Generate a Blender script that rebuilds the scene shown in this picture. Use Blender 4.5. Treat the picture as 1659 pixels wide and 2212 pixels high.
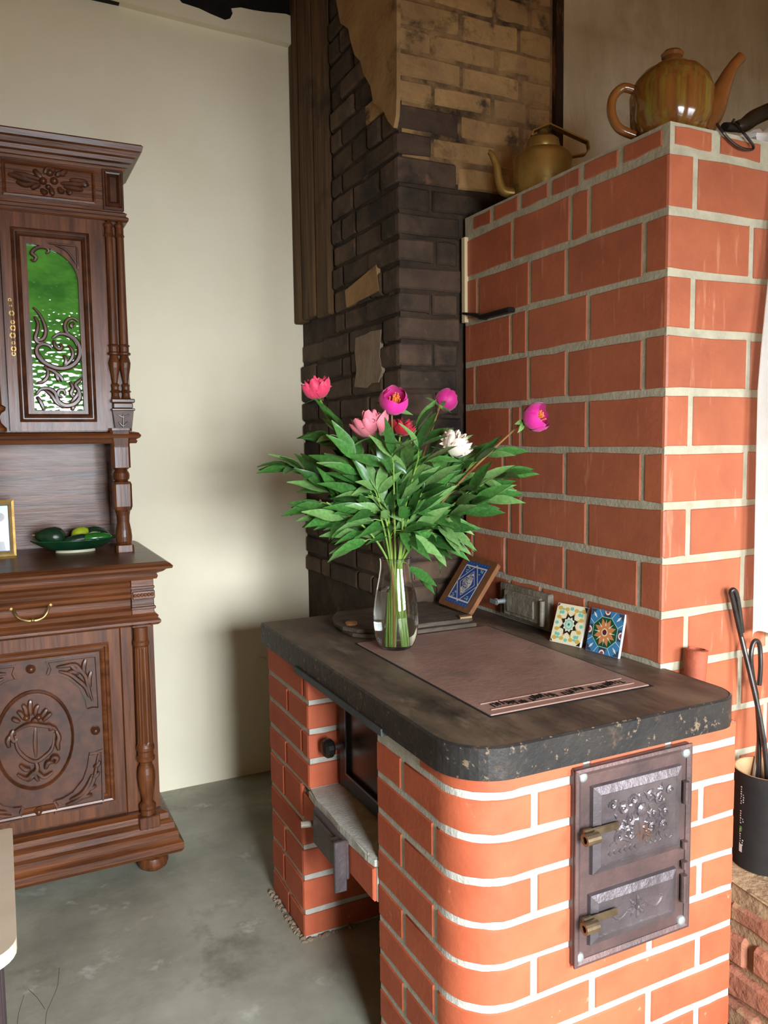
import bpy, bmesh, math, random
from mathutils import Vector, Matrix
random.seed(7)
PI = math.pi
for o in list(bpy.data.objects): bpy.data.objects.remove(o)
SC = bpy.context.scene
COL = SC.collection

# ------------------------------------------------------------------ camera
CAMH = 1.45
F_PX = 1739.4
YAW, PIT, ROL = -0.453267, -0.0898967, -0.0130148
fw = Vector((-math.sin(YAW)*math.cos(PIT), math.cos(YAW)*math.cos(PIT), math.sin(PIT)))
rt0 = Vector((math.cos(YAW), math.sin(YAW), 0)); up0 = rt0.cross(fw)
RT = rt0*math.cos(ROL)+up0*math.sin(ROL); UP = up0*math.cos(ROL)-rt0*math.sin(ROL); FW = fw
CAM = Vector((0, 0, CAMH))
cd = bpy.data.cameras.new('camera'); cam = bpy.data.objects.new('camera', cd); COL.objects.link(cam)
cd.sensor_width = 36; cd.sensor_fit = 'AUTO'; cd.lens = F_PX/2212*36; cd.clip_start = .02
cam.matrix_world = Matrix(((RT.x, UP.x, -FW.x, 0), (RT.y, UP.y, -FW.y, 0), (RT.z, UP.z, -FW.z, CAMH), (0, 0, 0, 1)))
SC.camera = cam
def ray(x, y): return RT*((x-829.5)/F_PX)+UP*(-(y-1106)/F_PX)+FW
def onX(x, y, X): d = ray(x, y); return CAM+d*(X/d.x)
def onY(x, y, Y): d = ray(x, y); return CAM+d*(Y/d.y)
def onZ(x, y, Z): d = ray(x, y); return CAM+d*((Z-CAMH)/d.z)
def atD(x, y, D): return CAM+ray(x, y)*D          # D = distance along the view axis

# ------------------------------------------------------------------ light
SC.view_settings.view_transform = 'Standard'; SC.view_settings.look = 'None'
SC.view_settings.exposure = 0.16; SC.view_settings.gamma = 1; SC.view_settings.use_curve_mapping = False
w = bpy.data.worlds.new('sky'); SC.world = w; w.use_nodes = True
w.node_tree.nodes['Background'].inputs[0].default_value = (.75, .85, 1, 1); w.node_tree.nodes['Background'].inputs[1].default_value = .6
ROOM = dict(x0=-2.3, x1=3.3, y0=-1.5, zc=3.36)
WIN = [(0.1, 1.0, .8, 1.95), (1.7, 2.8, .8, 1.95)]       # windows in the wall behind the camera: x0,x1,z0,z1
def win_light(name, loc, rot, sx, sz, power, col):
    ld = bpy.data.lights.new(name, 'AREA'); ld.shape = 'RECTANGLE'; ld.size = sx; ld.size_y = sz; ld.energy = power; ld.color = col
    ld.spread = math.radians(108)
    o = bpy.data.objects.new(name, ld); COL.objects.link(o); o.location = loc; o.rotation_euler = rot
for i, (a, b, c, d) in enumerate(WIN):
    win_light('window_daylight', ((a+b)/2, ROOM['y0']-.09, (c+d)/2), (PI/2-math.radians(31), 0, 0), b-a, d-c, (112, 62)[i], (.85, .925, 1))

# ------------------------------------------------------------------ materials
def srgb(r, g, b):
    f = lambda c: (c/255/12.92) if c/255 <= .04045 else ((c/255+.055)/1.055)**2.4
    return (f(r), f(g), f(b), 1)
MATS = {}
def mat(name, c1, c2=None, scale=6, rough=.6, metal=0, bump=0, bscale=None, stretch=(1, 1, 1), rnd=0, ramp=(.35, .65),
        c3=None, s3=3, r3=(.55, .65), st3=(1, 1, 1), spec=.5, coat=0, trans=0, ior=1.45, emit=0, sheen=0, rr=0, bdetail=6, c4=None, s4=3, r4=(.55, .65)):
    m = bpy.data.materials.new(name); m.use_nodes = True; nt = m.node_tree; N = nt.nodes; L = nt.links
    b = N['Principled BSDF']
    tc = N.new('ShaderNodeTexCoord'); mp = N.new('ShaderNodeMapping'); mp.inputs['Scale'].default_value = stretch
    L.new(tc.outputs['Object'], mp.inputs[0]); vec = mp.outputs[0]
    def noise(s, det=6, v=None, rg=.6):
        n = N.new('ShaderNodeTexNoise'); n.inputs['Scale'].default_value = s; n.inputs['Detail'].default_value = det
        n.inputs['Roughness'].default_value = rg
        L.new(v or vec, n.inputs['Vector']); return n.outputs['Fac']
    def cramp(fac, a, ca, bb, cb):
        r = N.new('ShaderNodeValToRGB'); r.color_ramp.elements[0].position = a; r.color_ramp.elements[0].color = ca
        r.color_ramp.elements[1].position = bb; r.color_ramp.elements[1].color = cb; L.new(fac, r.inputs[0]); return r.outputs[0]
    def mix(fac, a, bb, mode='MIX'):
        x = N.new('ShaderNodeMix'); x.data_type = 'RGBA'; x.blend_type = mode
        if hasattr(fac, 'links'): L.new(fac, x.inputs[0])
        else: x.inputs[0].default_value = fac
        for s, v in ((6, a), (7, bb)):
            if hasattr(v, 'links'): L.new(v, x.inputs[s])
            else: x.inputs[s].default_value = v
        return x.outputs[2]
    if c2 is None and not rnd and not c3:
        b.inputs['Base Color'].default_value = c1; col = None
    else:
        col = cramp(noise(scale), ramp[0], c1, ramp[1], c2 or c1)
        for cc, ss, rg in ((c3, s3, r3), (c4, s4, r4)):
            if cc:
                m3 = N.new('ShaderNodeMapping'); m3.inputs['Scale'].default_value = st3; m3.inputs['Location'].default_value = (ss, 1.7, .3)
                L.new(tc.outputs['Object'], m3.inputs[0])
                fac = cramp(noise(ss, 8, m3.outputs[0], .65), rg[0], (0, 0, 0, 1), rg[1], (1, 1, 1, 1))
                col = mix(fac, col, cc)
        if rnd:
            oi = N.new('ShaderNodeObjectInfo'); mr = N.new('ShaderNodeMapRange'); mr.inputs[3].default_value = 1-rnd; mr.inputs[4].default_value = 1+rnd*.6
            L.new(oi.outputs['Random'], mr.inputs[0])
            hsv = N.new('ShaderNodeHueSaturation'); L.new(col, hsv.inputs['Color']); L.new(mr.outputs[0], hsv.inputs['Value']); col = hsv.outputs[0]
        L.new(col, b.inputs['Base Color'])
    b.inputs['Roughness'].default_value = rough; b.inputs['Metallic'].default_value = metal
    b.inputs['Specular IOR Level'].default_value = spec; b.inputs['IOR'].default_value = ior
    b.inputs['Coat Weight'].default_value = coat; b.inputs['Coat Roughness'].default_value = .12
    b.inputs['Transmission Weight'].default_value = trans; b.inputs['Sheen Weight'].default_value = sheen
    if rr:
        x = N.new('ShaderNodeMapRange'); x.inputs[3].default_value = rough-rr; x.inputs[4].default_value = rough+rr
        L.new(noise(scale*1.7), x.inputs[0]); L.new(x.outputs[0], b.inputs['Roughness'])
    if bump:
        bp = N.new('ShaderNodeBump'); bp.inputs['Strength'].default_value = min(1, bump); bp.inputs['Distance'].default_value = .004*max(1, bump)
        L.new(noise(bscale or scale*4, bdetail), bp.inputs['Height']); L.new(bp.outputs[0], b.inputs['Normal'])
    m.diffuse_color = c1; MATS[name] = m
    return m
m_brick = mat('stove_brick', srgb(194, 98, 64), srgb(180, 86, 55), 9, .62, bump=.25, bscale=60, rnd=.1, c3=srgb(222, 150, 118), s3=26, r3=(.66, .74), c4=srgb(150, 80, 58), s4=40, r4=(.7, .76))
m_hbrick = mat('heater_brick', srgb(184, 102, 69), srgb(168, 91, 63), 7, .42, bump=.3, bscale=50, rnd=.1, c3=srgb(205, 135, 105), s3=9, r3=(.6, .72), st3=(4, 4, .5), rr=.1, c4=srgb(135, 70, 52), s4=30, r4=(.7, .76))
m_mortar = mat('mortar', srgb(204, 201, 188), srgb(182, 179, 166), 30, .9, bump=.5, bscale=160)
m_hmortar = mat('heater_mortar', srgb(192, 184, 160), srgb(170, 162, 138), 22, .9, bump=.6, bscale=90)
m_obrick = mat('sooty_brick', srgb(96, 75, 57), srgb(62, 49, 39), 7, .85, bump=2, bscale=28, rnd=.45, c3=srgb(40, 33, 28), s3=3, r3=(.5, .62), c4=srgb(122, 86, 64), s4=9, r4=(.6, .7))
m_obrick2 = mat('clay_washed_brick', srgb(186, 148, 96), srgb(152, 118, 78), 6, .9, bump=5, bscale=14, rnd=.14, c3=srgb(70, 56, 42), s3=7, r3=(.54, .66), c4=srgb(158, 118, 86), s4=8, r4=(.58, .7))
m_clay = mat('clay_mortar', srgb(168, 132, 86), srgb(118, 92, 62), 10, .95, bump=2.5, bscale=35, c3=srgb(44, 35, 28), s3=4, r3=(.5, .62))
m_sootm = mat('sooty_mortar', srgb(72, 57, 43), srgb(44, 35, 27), 10, .95, bump=2.5, bscale=35, c3=srgb(118, 90, 60), s3=7, r3=(.62, .72))
m_clay2 = mat('clay_plaster', srgb(172, 138, 92), srgb(148, 115, 74), 5, .95, bump=1.6, bscale=22, c3=srgb(94, 74, 52), s3=6, r3=(.58, .7))
m_patch = mat('grey_plaster_patch', srgb(150, 134, 112), srgb(132, 112, 92), 14, .95, bump=1, bscale=40)
m_rubble = mat('rubble_brick', srgb(206, 134, 104), srgb(176, 118, 90), 10, .9, bump=2, bscale=30, rnd=.2, c3=srgb(204, 168, 126), s3=9, r3=(.55, .65))
m_sand = mat('sandy_mortar', srgb(192, 162, 124), srgb(154, 124, 92), 14, .97, bump=2, bscale=40, c3=srgb(80, 62, 44), s3=22, r3=(.6, .7))
m_wall = mat('limewash', srgb(245, 236, 210), srgb(239, 229, 199), 2, .85, bump=.5, bscale=5, c3=srgb(222, 208, 176), s3=9, r3=(.72, .8), bdetail=4)
m_wall2 = mat('brushed_limewash', srgb(222, 208, 178), srgb(202, 188, 158), 5, .85, bump=4.5, bscale=9, stretch=(1.8, 1.8, .6), c3=srgb(186, 172, 142), s3=4, r3=(.6, .75))
m_wallp = mat('plain_plaster', srgb(234, 216, 176), srgb(226, 206, 164), 3, .9)
m_ceil = mat('ceiling_boards', srgb(196, 132, 62), srgb(172, 110, 48), 3, .8, stretch=(1, 8, 1))
m_floor = mat('concrete', srgb(164, 162, 144), srgb(132, 131, 115), 3.2, .45, bump=.35, bscale=14, c3=srgb(122, 120, 104), s3=4.5, r3=(.56, .7), c4=srgb(190, 190, 176), s4=7, r4=(.6, .72), rr=.14)
m_wv = mat('oak_upright', srgb(116, 66, 34), srgb(72, 38, 19), 3, .36, bump=.35, bscale=5, stretch=(16, 16, 1.2), spec=.5, rr=.08, coat=.05)
m_wh = mat('oak_level', srgb(116, 66, 34), srgb(72, 38, 19), 3, .36, bump=.35, bscale=5, stretch=(1.2, 16, 16), spec=.5, rr=.08, coat=.05)
m_wc = mat('oak_carved', srgb(94, 52, 29), srgb(60, 32, 18), 20, .34, spec=.55, coat=.08)
m_timber = mat('old_timber', srgb(110, 84, 54), srgb(66, 48, 30), 3, .9, bump=1.6, bscale=6, stretch=(14, 14, .8), c3=srgb(52, 40, 28), s3=3, r3=(.55, .68))
m_black = mat('charred_beam', srgb(26, 22, 18), srgb(12, 10, 9), 9, .9, bump=2)
m_rustw = mat('dark_timber', srgb(138, 90, 42), srgb(50, 34, 20), 5, .9, bump=2, bscale=12, stretch=(4, 4, 1), ramp=(.45, .55))
m_ctop = mat('counter_top', srgb(112, 94, 76), srgb(76, 63, 52), 5, .5, bump=.4, bscale=20, stretch=(2.2, .8, 1), c3=srgb(142, 122, 102), s3=10, r3=(.56, .72), st3=(1, .4, 1), rr=.12, c4=srgb(52, 43, 37), s4=5, r4=(.52, .66))
m_cedge = mat('counter_edge', srgb(34, 33, 33), srgb(50, 46, 42), 8, .45, bump=.6, bscale=50, c3=srgb(122, 102, 82), s3=55, r3=(.6, .66), c4=srgb(84, 66, 52), s4=16, r4=(.58, .66))
m_hot = mat('hot_plate', srgb(170, 134, 120), srgb(144, 112, 100), 4, .42, bump=.3, bscale=60, c3=srgb(134, 112, 100), s3=6, r3=(.55, .7), rr=.1, metal=.1)
m_iron = mat('stove_iron', srgb(112, 88, 84), srgb(84, 70, 68), 8, .42, metal=.45, bump=.4, bscale=60, c3=srgb(120, 82, 62), s3=12, r3=(.64, .72), rr=.08)
m_iron2 = mat('door_iron', srgb(118, 108, 110), srgb(92, 84, 86), 10, .34, metal=.6, bump=.5, bscale=50, c3=srgb(112, 82, 64), s3=9, r3=(.62, .72))
m_irong = mat('old_grey_iron', srgb(148, 140, 122), srgb(116, 108, 92), 14, .6, metal=.2, bump=1, bscale=50)
m_blk = mat('black_iron', srgb(30, 28, 27), srgb(40, 37, 34), 10, .4, metal=.3, bump=.3)
m_bolt = mat('zinc', srgb(188, 198, 196), None, rough=.35, metal=.7)
m_ovg = mat('oven_door_glass', srgb(38, 26, 18), srgb(28, 19, 13), 6, .28, spec=.6)
m_steelline = mat('worn_steel', srgb(96, 104, 112), None, rough=.3, metal=.8)
m_lintel = mat('painted_steel', srgb(82, 90, 92), srgb(70, 78, 80), 8, .5, metal=.2)
m_void = mat('recess_shade', srgb(22, 17, 14), srgb(14, 11, 9), 8, .95)  # near-black: shade of the niche and plate gap put into colour; also floor cracks
m_brass = mat('brass', srgb(172, 142, 92), srgb(132, 104, 62), 20, .38, metal=.8)
m_brassd = mat('dull_brass', srgb(172, 140, 74), srgb(130, 102, 50), 9, .36, metal=.6, bump=.15, bscale=30, c3=srgb(84, 64, 34), s3=7, r3=(.58, .75))
m_teapot = mat('striped_glaze', srgb(138, 86, 38), srgb(104, 60, 26), 5, .1, stretch=(9, 9, .9), coat=.6, c3=srgb(128, 112, 40), s3=5, r3=(.46, .66), st3=(10, 10, .7), c4=srgb(84, 92, 40), s4=7, r4=(.58, .68))
m_teapot2 = mat('amber_glaze', srgb(140, 84, 40), srgb(112, 68, 30), 9, .12, coat=.6, c3=srgb(120, 108, 48), s3=9, r3=(.58, .7))
m_glass = mat('clear_glass', (1, 1, 1, 1), None, rough=0, trans=1, ior=1.45)
m_water = mat('water', (.93, .98, .92, 1), None, rough=0, trans=1, ior=1.33)
m_stem = mat('green_stem', srgb(142, 172, 78), srgb(112, 148, 62), 12, .45)
m_stemr = mat('reddish_stem', srgb(132, 84, 50), srgb(146, 120, 62), 9, .5)
m_leaf = mat('peony_leaf', srgb(76, 126, 56), srgb(52, 100, 44), 14, .3, rnd=.35, spec=.55)
m_leaf2 = mat('peony_leaf_pale', srgb(126, 164, 96), srgb(98, 142, 74), 14, .42, rnd=.2)
def petal(n, a, b): return mat(n, a, b, 30, .55, rnd=.12, sheen=.2)
m_pmag = petal('petal_magenta', srgb(236, 52, 168), srgb(222, 34, 140)); m_pcor = petal('petal_coral', srgb(242, 82, 116), srgb(226, 44, 90))
m_ppink = petal('petal_pink', srgb(238, 146, 158), srgb(224, 104, 124)); m_pred = petal('petal_red', srgb(200, 28, 52), srgb(168, 18, 40))
m_pwhite = petal('petal_white', srgb(250, 236, 218), srgb(240, 222, 198)); m_pmag2 = petal('petal_dark_magenta', srgb(214, 44, 142), srgb(180, 22, 108))
m_stamen = mat('stamen', srgb(240, 140, 70), None, rough=.6)
m_board = mat('board_wood', srgb(92, 78, 64), srgb(64, 54, 44), 4, .7, bump=.8, stretch=(3, 14, 14), c3=srgb(126, 112, 94), s3=9, r3=(.6, .75))
m_boarde = mat('board_edge', srgb(176, 146, 104), srgb(132, 104, 70), 9, .7, stretch=(2, 2, 30))
m_frame = mat('card_wood', srgb(142, 94, 56), srgb(118, 76, 44), 6, .5, stretch=(6, 6, 1))
P = lambda n, *c: mat(n, srgb(*c), None, rough=.22, spec=.5)
p_white = P('glaze_white', 238, 236, 226); p_blue = P('glaze_blue', 48, 84, 168); p_navy = P('glaze_navy', 36, 34, 62); p_teal = P('glaze_teal', 120, 200, 176)
p_gold = P('glaze_gold', 214, 176, 84); p_black = P('glaze_black', 44, 34, 36); p_dgreen = P('glaze_green', 24, 78, 52); p_orange = P('glaze_orange', 212, 134, 80)
p_sky = P('glaze_skyblue', 62, 130, 178); p_cream = P('glaze_cream', 238, 226, 190); p_maroon = P('glaze_maroon', 92, 26, 40); p_grey = P('glaze_slate', 66, 66, 78); p_aqua = P('glaze_aqua', 150, 206, 190)
p_red = P('glaze_red', 190, 60, 60)
m_plate = mat('green_glaze', srgb(24, 74, 44), srgb(14, 50, 30), 6, .1, coat=.5)
m_platew = mat('plate_foot', srgb(196, 190, 160), None, rough=.4)
m_avo = mat('dark_green_skin', srgb(30, 58, 36), srgb(20, 40, 26), 30, .3, bump=.5, bscale=50)
m_lime = mat('lime_skin', srgb(176, 190, 44), srgb(150, 170, 36), 30, .4, bump=.4, bscale=70)
m_pep = mat('pepper_skin', srgb(42, 110, 34), srgb(30, 86, 30), 16, .18)
m_pale = mat('garlic_skin', srgb(214, 218, 186), srgb(196, 200, 160), 16, .4)
m_gilt = mat('gilt', srgb(196, 160, 84), srgb(160, 124, 58), 30, .4, metal=.5)
m_giltd = mat('gilt_dark', srgb(92, 72, 40), None, rough=.5, metal=.3)
m_photo = mat('photo_sky', srgb(176, 202, 208), srgb(146, 176, 186), 12, .2); m_phs = mat('photo_shirt', srgb(206, 202, 200), None, rough=.2)
m_phd = mat('photo_dark', srgb(58, 50, 52), None, rough=.2); m_phh = mat('photo_hair', srgb(64, 48, 40), None, rough=.2); m_phf = mat('photo_skin', srgb(178, 146, 124), None, rough=.2)
m_can = mat('matt_black_card', srgb(46, 43, 40), srgb(40, 37, 35), 20, .85, spec=.2)
m_canin = mat('kraft_card', srgb(196, 156, 112), srgb(180, 140, 98), 9, .8)
m_print = mat('white_print', srgb(220, 220, 215), None, rough=.7); m_printg = mat('green_print', srgb(90, 150, 70), None, rough=.7)
m_pok = mat('poker_iron', srgb(82, 76, 72), srgb(60, 55, 52), 20, .32, metal=.7)
m_pokl = mat('poker_steel', srgb(176, 172, 168), None, rough=.3, metal=.8)
m_clayp = mat('clay_stub', srgb(178, 90, 62), srgb(140, 72, 50), 14, .7, bump=.6)
m_cloth = mat('white_cotton', srgb(246, 240, 232), srgb(236, 228, 218), 8, .9, sheen=.3)
m_table = mat('table_top', srgb(218, 200, 176), srgb(206, 186, 160), 4, .4, stretch=(1, 3, 1))
m_tedge = mat('table_edge', srgb(228, 216, 192), None, rough=.5)
m_tleg = mat('table_leg', srgb(66, 50, 52), srgb(54, 42, 44), 8, .5)
m_win = mat('window_paint', srgb(232, 230, 222), None, rough=.5)
m_dwood = mat('dark_handle', srgb(60, 46, 26), srgb(40, 30, 18), 8, .4)
def green_glass():
    m = mat('cathedral_glass', srgb(84, 152, 56), srgb(50, 112, 42), 9, .06, stretch=(1, 1, 1.6), spec=.9)
    nt = m.node_tree; N = nt.nodes; L = nt.links; b = N['Principled BSDF']
    tc = N.new('ShaderNodeTexCoord'); mp = N.new('ShaderNodeMapping'); mp.inputs['Scale'].default_value = (1, 1, 1.7); L.new(tc.outputs['Object'], mp.inputs[0])
    v = N.new('ShaderNodeTexVoronoi'); v.feature = 'SMOOTH_F1'; v.inputs['Scale'].default_value = 48; L.new(mp.outputs[0], v.inputs['Vector'])
    bp = N.new('ShaderNodeBump'); bp.inputs['Strength'].default_value = .8; bp.inputs['Distance'].default_value = .0015
    L.new(v.outputs['Distance'], bp.inputs['Height']); L.new(bp.outputs[0], b.inputs['Normal'])
    return m
m_ggl = green_glass()

# ------------------------------------------------------------------ helpers
def link(name, me, parent=None, smooth=False):
    o = bpy.data.objects.new(name, me); COL.objects.link(o)
    if parent is not None: o.parent = parent
    if smooth:
        for p in me.polygons: p.use_smooth = True
        me.set_sharp_from_angle(angle=math.radians(38))
    return o
def wloc(o):
    v = Vector((0, 0, 0))
    while o is not None: v = v+Vector(o.location); o = o.parent
    return v
def obj(name, bm, m, parent=None, smooth=False, norm=True, origin=None):
    """bm holds world coordinates; the object's origin is its parent's (or the given origin)."""
    off = wloc(parent) if parent is not None else Vector(origin or (0, 0, 0))
    if norm: bmesh.ops.recalc_face_normals(bm, faces=bm.faces[:])
    for v in bm.verts: v.co -= off
    me = bpy.data.meshes.new(name); bm.to_mesh(me); bm.free()
    for x in (m if isinstance(m, (list, tuple)) else [m]): me.materials.append(x)
    o = link(name, me, parent, smooth)
    if parent is None: o.location = off
    return o
def tag(o, label, cat, group=None):
    o['label'] = label; o['category'] = cat
    if group: o['group'] = group
    return o
def thing(name, label, cat, loc, group=None):
    o = bpy.data.objects.new(name, None); COL.objects.link(o); o.location = loc; o.empty_display_size = .05
    return tag(o, label, cat, group)
def struct(name, bm, m, label, parent=None, smooth=False):
    o = obj(name, bm, m, parent, smooth); o['kind'] = 'structure'; o['label'] = label; return o
def B(): return bmesh.new()
def box(bm, x0, x1, y0, y1, z0, z1, bev=0, mi=0):
    vs = [bm.verts.new((x, y, z)) for z in (z0, z1) for y in (y0, y1) for x in (x0, x1)]
    fs = [bm.faces.new([vs[i] for i in q]) for q in ((0, 2, 3, 1), (4, 5, 7, 6), (0, 1, 5, 4), (2, 6, 7, 3), (0, 4, 6, 2), (1, 3, 7, 5))]
    for f in fs: f.material_index = mi
    if bev:
        bmesh.ops.bevel(bm, geom=list({e for f in fs for e in f.edges}), offset=bev, segments=1, affect='EDGES')
    return bm
def lathe(bm, prof, c, seg=24, axis=Vector((0, 0, 1)), close=False):
    ax = axis.normalized(); a = ax.orthogonal().normalized(); b = ax.cross(a); rings = []
    for r, h in prof:
        if r < 1e-5: rings.append([bm.verts.new(c+ax*h)])
        else: rings.append([bm.verts.new(c+ax*h+a*(r*math.cos(2*PI*i/seg))+b*(r*math.sin(2*PI*i/seg))) for i in range(seg)])
    for p, q in zip(rings, rings[1:]+([rings[0]] if close else [])):
        for i in range(seg):
            j = (i+1) % seg
            if len(p) == 1 and len(q) == 1: break
            if len(p) == 1: bm.faces.new((p[0], q[j], q[i]))
            elif len(q) == 1: bm.faces.new((p[i], p[j], q[0]))
            else: bm.faces.new((p[i], p[j], q[j], q[i]))
    return bm
def tube(bm, pts, rad, seg=8, flat=1.0, flatdir=None, caps=True):
    pts = [Vector(p) for p in pts]; n = len(pts); rings = []; prev = None
    for i, p in enumerate(pts):
        t = (pts[min(i+1, n-1)]-pts[max(i-1, 0)]).normalized()
        if flatdir is not None: a = t.cross(flatdir).normalized()
        else:
            a = prev-t*prev.dot(t) if prev is not None else t.orthogonal()
            a.normalize()
        prev = a; b = t.cross(a)
        r = rad[i] if isinstance(rad, (list, tuple)) else rad
        rings.append([bm.verts.new(p+a*(r*math.cos(2*PI*k/seg))+b*(r*flat*math.sin(2*PI*k/seg))) for k in range(seg)])
    for p, q in zip(rings, rings[1:]):
        for k in range(seg): bm.faces.new((p[k], p[(k+1) % seg], q[(k+1) % seg], q[k]))
    if caps: bm.faces.new(rings[0][::-1]); bm.faces.new(rings[-1])
    return bm
def spline(pts, n=6):
    pts = [Vector(p) for p in pts]; out = []
    for i in range(len(pts)-1):
        p0 = pts[max(i-1, 0)]; p1 = pts[i]; p2 = pts[i+1]; p3 = pts[min(i+2, len(pts)-1)]
        for k in range(n):
            t = k/n
            out.append(.5*((2*p1)+(p2-p0)*t+(2*p0-5*p1+4*p2-p3)*t*t+(3*p1-p0-3*p2+p3)*t**3))
    out.append(pts[-1]); return out
def taper(n, r, e=.35): return [r*(e+(1-e)*math.sin(PI*min(1, max(0, (i+.6)/(n+.2))))**.6) for i in range(n)]
def prism(bm, poly, v):
    """extrude a closed 3D polygon by vector v"""
    a = [bm.verts.new(p) for p in poly]; b = [bm.verts.new(Vector(p)+Vector(v)) for p in poly]
    bm.faces.new(a); bm.faces.new(b[::-1]); n = len(a)
    for i in range(n): bm.faces.new((a[i], b[i], b[(i+1) % n], a[(i+1) % n]))
    return bm
def holed(bm, outer, inner, v):
    """plate with one hole: outer / inner 3D loops, extruded by v"""
    layers = []
    for off in (Vector((0, 0, 0)), Vector(v)):
        o = [bm.verts.new(Vector(p)+off) for p in outer]; i = [bm.verts.new(Vector(p)+off) for p in inner]
        es = [bm.edges.new((l[k], l[(k+1) % len(l)])) for l in (o, i) for k in range(len(l))]
        bmesh.ops.triangle_fill(bm, use_beauty=True, use_dissolve=False, edges=es); layers.append((o, i))
    for l0, l1 in zip(layers[0], layers[1]):
        for k in range(len(l0)): bm.faces.new((l0[k], l0[(k+1) % len(l0)], l1[(k+1) % len(l0)], l1[k]))
    return bm
def rframe(bm, x0, x1, z0, z1, y, prof):
    """mitred frame lying on plane y facing -y; prof = [(inset, height)]"""
    rings = [[bm.verts.new(p) for p in ((x0+i, y-h, z0+i), (x1-i, y-h, z0+i), (x1-i, y-h, z1-i), (x0+i, y-h, z1-i))] for i, h in prof]
    for p, q in zip(rings, rings[1:]):
        for k in range(4): bm.faces.new((p[k], p[(k+1) % 4], q[(k+1) % 4], q[k]))
    return bm
def umould(bm, x0, x1, yf, yb, prof):
    """moulding round left side, front, right side of a case; prof = [(out, z)] bottom to top; top and bottom closed"""
    rings = [[bm.verts.new(p) for p in ((x0-o, yb, z), (x0-o, yf-o, z), (x1+o, yf-o, z), (x1+o, yb, z))] for o, z in prof]
    for p, q in zip(rings, rings[1:]):
        for k in range(4): bm.faces.new((p[k], p[(k+1) % 4], q[(k+1) % 4], q[k]))
    bm.faces.new(rings[0][::-1]); bm.faces.new(rings[-1])
    return bm
def blob(bm, c, r, seg=12, ring=8, axis=Vector((0, 0, 1)), prof=None):
    n = ring; pr = [(math.sin(PI*i/n), -math.cos(PI*i/n)) for i in range(n+1)]
    if prof: pr = prof
    lathe(bm, [(p*r[0], h*r[1]) for p, h in pr], c, seg, axis); return bm
def dome(bm, c, r, h, n=Vector((0, -1, 0)), seg=16):
    lathe(bm, [(r, 0), (r*.97, h*.3), (r*.8, h*.66), (r*.45, h*.93), (0, h)], c, seg, n); return bm

# path round a corner: s<0 runs along the left (-x facing) face, s>0 along the front (-y facing) face
class Corner:
    def __init__(s, x, y, r): s.x, s.y, s.r = x, y, r
    def at(s, t):
        r = s.r
        if t <= -r: return Vector((s.x, s.y-t, 0)), Vector((-1, 0, 0))
        if t >= r: return Vector((s.x+t, s.y, 0)), Vector((0, -1, 0))
        a = (t+r)/(2*r)*PI/2; n = Vector((-math.cos(a), -math.sin(a), 0)); return Vector((s.x+r, s.y+r, 0))+n*r, n
class Line:
    def __init__(s, p, d, n): s.p, s.d, s.n = Vector(p), Vector(d), Vector(n); s.r = 0
    def at(s, t): return s.p+s.d*t, s.n
RB = random.Random(3)
def brick(parent, path, s0, s1, z0, z1, proud=.003, depth=.03, jit=.0012, m=None, c=.003, name='brick', tilt=0, seg=3):
    if s1-s0 < .012: return None
    bm = B(); ss = [s0, s0+c]; k = seg
    r = path.r
    inner = [s0+c+(s1-s0-2*c)*i/k for i in range(1, k)]
    if r > .02 and s0 < r and s1 > -r:
        inner = sorted(set([x for x in inner if abs(x) > r+.01]+[-r+2*r*i/8 for i in range(9) if s0+c < -r+2*r*i/8 < s1-c]))
    elif s0 < 0 < s1: inner = sorted([x for x in inner if abs(x) > r+.01]+[x for x in (-r, 0, r) if s0+c < x < s1-c])
    ss += inner+[s1-c, s1]; loops = []
    p = proud+RB.uniform(-tilt, tilt); dz0 = RB.uniform(-jit, jit); dz1 = RB.uniform(-jit, jit)
    for i, t in enumerate(ss):
        P, n = path.at(t); e = c if i in (0, len(ss)-1) else 0
        j0, j1 = dz0+RB.uniform(-jit, jit), dz1+RB.uniform(-jit, jit)
        loops.append([bm.verts.new((P+n*o)+Vector((0, 0, z))) for o, z in ((-depth, z0+j0), (p-c-e*.3, z0+j0), (p-e, z0+c+j0), (p-e, z1-c+j1), (p-c-e*.3, z1+j1), (-depth, z1+j1))])
    for a, b in zip(loops, loops[1:]):
        for i in range(6): bm.faces.new((a[i], a[(i+1) % 6], b[(i+1) % 6], b[i]))
    bm.faces.new(loops[0]); bm.faces.new(loops[-1][::-1])
    return obj(name, bm, m, parent, r > .02 and s0 < r and s1 > -r)
def course(parent, path, cuts, z0, z1, gap, m, **k):
    """bricks between successive cuts (joint centres)"""
    g = gap/2
    for a, b in zip(cuts, cuts[1:]): brick(parent, path, a+g, b-g, z0, z1, m=m, **k)

# ================================================================== setting
WY = 3.32; X0, X1, Y0, ZC = ROOM['x0'], ROOM['x1'], ROOM['y0'], ROOM['zc']
bm = box(B(), X0, X1, Y0, WY+.2, -.12, 0); struct('floor', bm, m_floor, 'worn grey-green concrete floor with stains and cracks')
fl = bpy.data.objects['floor']
for cr in ([(128, 2090), (124, 2130), (110, 2165), (100, 2190), (98, 2230)], [(62, 2138), (80, 2155), (97, 2180)], [(52, 2150), (40, 2190), (36, 2230)]):
    bm = B(); tube(bm, spline([onZ(x, y, .0) for x, y in cr], 5), .0007, 5, .5); obj('crack', bm, m_void, fl)
bm = box(B(), X0-.15, 1.262, WY, WY+.15, 0, ZC); wall_back = struct('wall_back', bm, m_wall, 'white limewashed plaster wall behind the cupboard')
bm = box(B(), 1.86, X1, 2.425, 2.6, 0, ZC); struct('wall_right', bm, m_wall2, 'rough brushed cream plaster wall above the red brick heater')
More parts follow.
